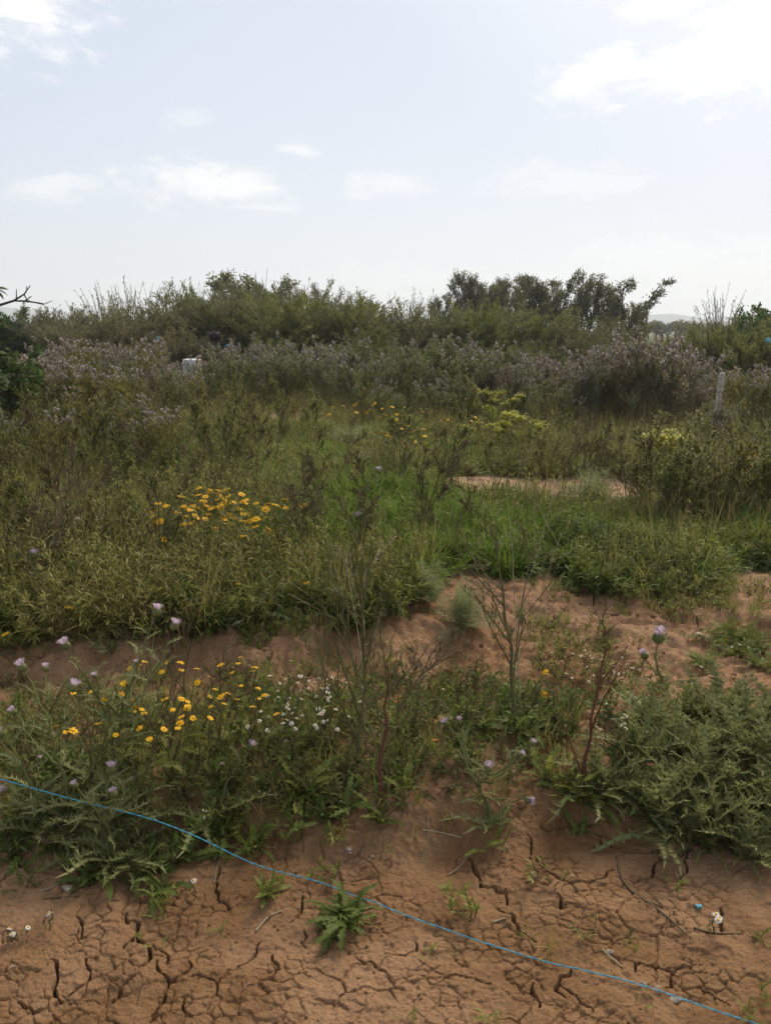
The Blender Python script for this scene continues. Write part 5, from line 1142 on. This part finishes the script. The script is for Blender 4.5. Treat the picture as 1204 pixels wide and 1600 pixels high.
# sparse short grass on the clay, thicker on the ridge
def sparse(px, py, x, y):
    n = sstep(.02, .2, fbm(x * 2.1, y * 2.1, 44, 3) + .02)
    ridge = np.exp(-((py - 1190) / 60) ** 2) * .8 * (px > 90); bott = .03 * (py > 1330)
    slope = np.exp(-(((px - 1130) / 90) ** 2 + ((py - 930) / 45) ** 2)) + .6 * np.exp(-(((px - 950) / 60) ** 2 + ((py - 1040) / 30) ** 2))
    furrow = .5 * np.exp(-((py - 1010 - .05 * (px - 600)) / 70) ** 2)
    return np.clip((ridge + .22 + furrow) * n * (py < 1330) + bott * n + slope, 0, 1)
ST_ = [tuft(631, 14, (.04, .10), .0018, 'grass_dry', (.8, 1.5), (.1, .8), .03, 4), tuft(632, 12, (.03, .09), .002, 'grass', (.6, 1.5), (.2, 1.2), .025, 4), herb_tuft(633, 'herb_olive', 5, .08, .02, 8, 'brownstem', .003), herb_tuft(634, 'herb', 5, .07, .025, 8, None, .004)]
scatter_stuff('sparse_grass', 'sparse short grass and dry stems on the bare clay', cover_points(4600, sparse, [(-2.2, 2.2, 1.35, 4.6)]), ST_, .7, 1.3)
# herbs under the foreground flowers
def under(px, py, x, y):
    m = 1.1 * np.exp(-(((px - 290) / 190) ** 2 + ((py - 1195) / 85) ** 2)) + .9 * np.exp(-(((px - 60) / 110) ** 2 + ((py - 1200) / 70) ** 2)) + 1.2 * np.exp(-(((px - 540) / 120) ** 2 + ((py - 1205) / 65) ** 2)) + .8 * np.exp(-(((px - 80) / 120) ** 2 + ((py - 1280) / 55) ** 2)) + .9 * np.exp(-(((px - 790) / 110) ** 2 + ((py - 1150) / 55) ** 2)) + .35 * np.exp(-(((px - 620) / 300) ** 2 + ((py - 1090) / 60) ** 2)) + .8 * np.exp(-(((px - 1080) / 130) ** 2 + ((py - 1210) / 75) ** 2)) + .6 * np.exp(-(((px - 250) / 120) ** 2 + ((py - 1310) / 40) ** 2))
    return np.clip(m, 0, 1)
UT = [herb_tuft(641, 'herb_under', 8, .17, .018, 16, 'brownstem', .0018), herb_tuft(642, 'herb_under', 7, .14, .022, 16, 'brownstem', .002), herb_tuft(643, 'herb_dark', 6, .10, .035, 10, None, .005), herb_tuft(644, 'herb_dark', 7, .12, .02, 16, None, .0022), tuft(645, 22, (.05, .14), .0016, 'grass_dry', (.6, 1.5), (.2, 1.2)), tuft(646, 22, (.05, .15), .002, 'grass', (.5, 1.5), (.3, 1.4))]
scatter_stuff('undergrowth', 'fine herbs filling the gaps between foreground flowers and thistles', cover_points(2700, under, [(-2.0, 2.0, 1.9, 3.4)]), UT, .6, 1.3)
def crumb(seed):
    r = np.random.default_rng(seed); mb = MB(); V = []
    for i in range(4):
        for j in range(6):
            th, f_ = math.pi * (i + .5) / 4, 6.283 * j / 6; k_ = r.uniform(.6, 1.15); V.append([math.sin(th) * math.cos(f_) * k_, math.sin(th) * math.sin(f_) * k_, math.cos(th) * k_ * .75])
    idx = np.arange(24).reshape(4, 6); mb.add(np.array(V), np.stack([idx[:-1], np.roll(idx[:-1], -1, 1), np.roll(idx[1:], -1, 1), idx[1:]], -1).reshape(-1, 4)); mb.add(np.array(V)[[0, 1, 2, 3, 4, 5]], [[0, 1, 2, 3], [3, 4, 5, 0]]); return mb.mesh('crumb', ('soil',))
CRM = [crumb(k) for k in range(671, 676)]
def crumbs(px, py, x, y): return np.clip(.12 + sstep(0, .25, fbm(x * 3, y * 3, 46, 3)) * (.5 + .5 * sstep(2.1, 2.3, y)), 0, 1)
scatter_stuff('soil_crumbs', 'crumbs and small clods of clay lying on the ground', cover_points(9000, crumbs, [(-2.2, 2.2, 1.35, 4.4)]), CRM, .002, .0065)
scatter_stuff('clods', 'bigger clods of clay along the ridge and the bank', cover_points(900, lambda px, py, x, y: crumbs(px, py, x, y) * (y > 2.15), [(-2.2, 2.2, 2.1, 4.4)]), CRM, .008, .022)
# straw litter
lt = MB(); n = 260; P0 = cover_points(1600, lambda px, py, x, y: np.clip(.05 + .22 * np.exp(-(((px - 640) / 200) ** 2 + ((py - 1310) / 40) ** 2)), 0, 1), [(-1.6, 1.6, 1.4, 4)]); n = len(P0)
az_ = rng.random(n) * 6.283; d = np.stack([np.cos(az_), np.sin(az_), rng.normal(0, .15, n)], -1) * rng.uniform(.006, .028, n)[:, None]
lt.tubes(np.stack([P0 - d + np.array([0, 0, .012]), P0 + np.array([0, 0, .014]), P0 + d + np.array([0, 0, .010])], 1), .0008, 3); tag(obj('straw_litter', lt.mesh('straw_litter', ('drystem',))), 'broken straw scattered over the clay', None, None, 'stuff')

# ------------------------------------------------------------------ haze
hz = MB(); hz.add(boxring(-6800, 6800, -70, 3300, -4, 135), BQ)
m, t = new_mat('haze'); pv = t.n('ShaderNodeVolumePrincipled'); pv.inputs['Color'].default_value = (.93, .965, 1, 1); pv.inputs['Density'].default_value = .0007; pv.inputs['Anisotropy'].default_value = .2
ou = t.n('ShaderNodeOutputMaterial'); t.link(pv.outputs[0], ou.inputs['Volume'])
M['haze'] = m; tag(obj('haze', hz.mesh('haze', ('haze',))), 'pale haze in the air over the plain', None, None, 'stuff')

# ------------------------------------------------------------------ labels: tell small groups apart by their place in the row
ORD = 'first second third fourth fifth sixth seventh eighth ninth tenth eleventh twelfth thirteenth fourteenth fifteenth sixteenth seventeenth eighteenth nineteenth twentieth'.split()
sets = {}
for o in list(C.objects):
    if o.parent is None and 'group' in o and 'label' in o and 'tree' not in o['group'] : sets.setdefault(o['label'], []).append(o)
for lb, os_ in sets.items():
    if 2 <= len(os_) <= 20:
        os_.sort(key=lambda o: float(pix(o.location[0], o.location[1], o.location[2])[0]))
        for k, o in enumerate(os_): o['label'] = lb + ', ' + ('leftmost' if k == 0 else 'rightmost' if k == len(os_) - 1 else ORD[k] + ' from left')
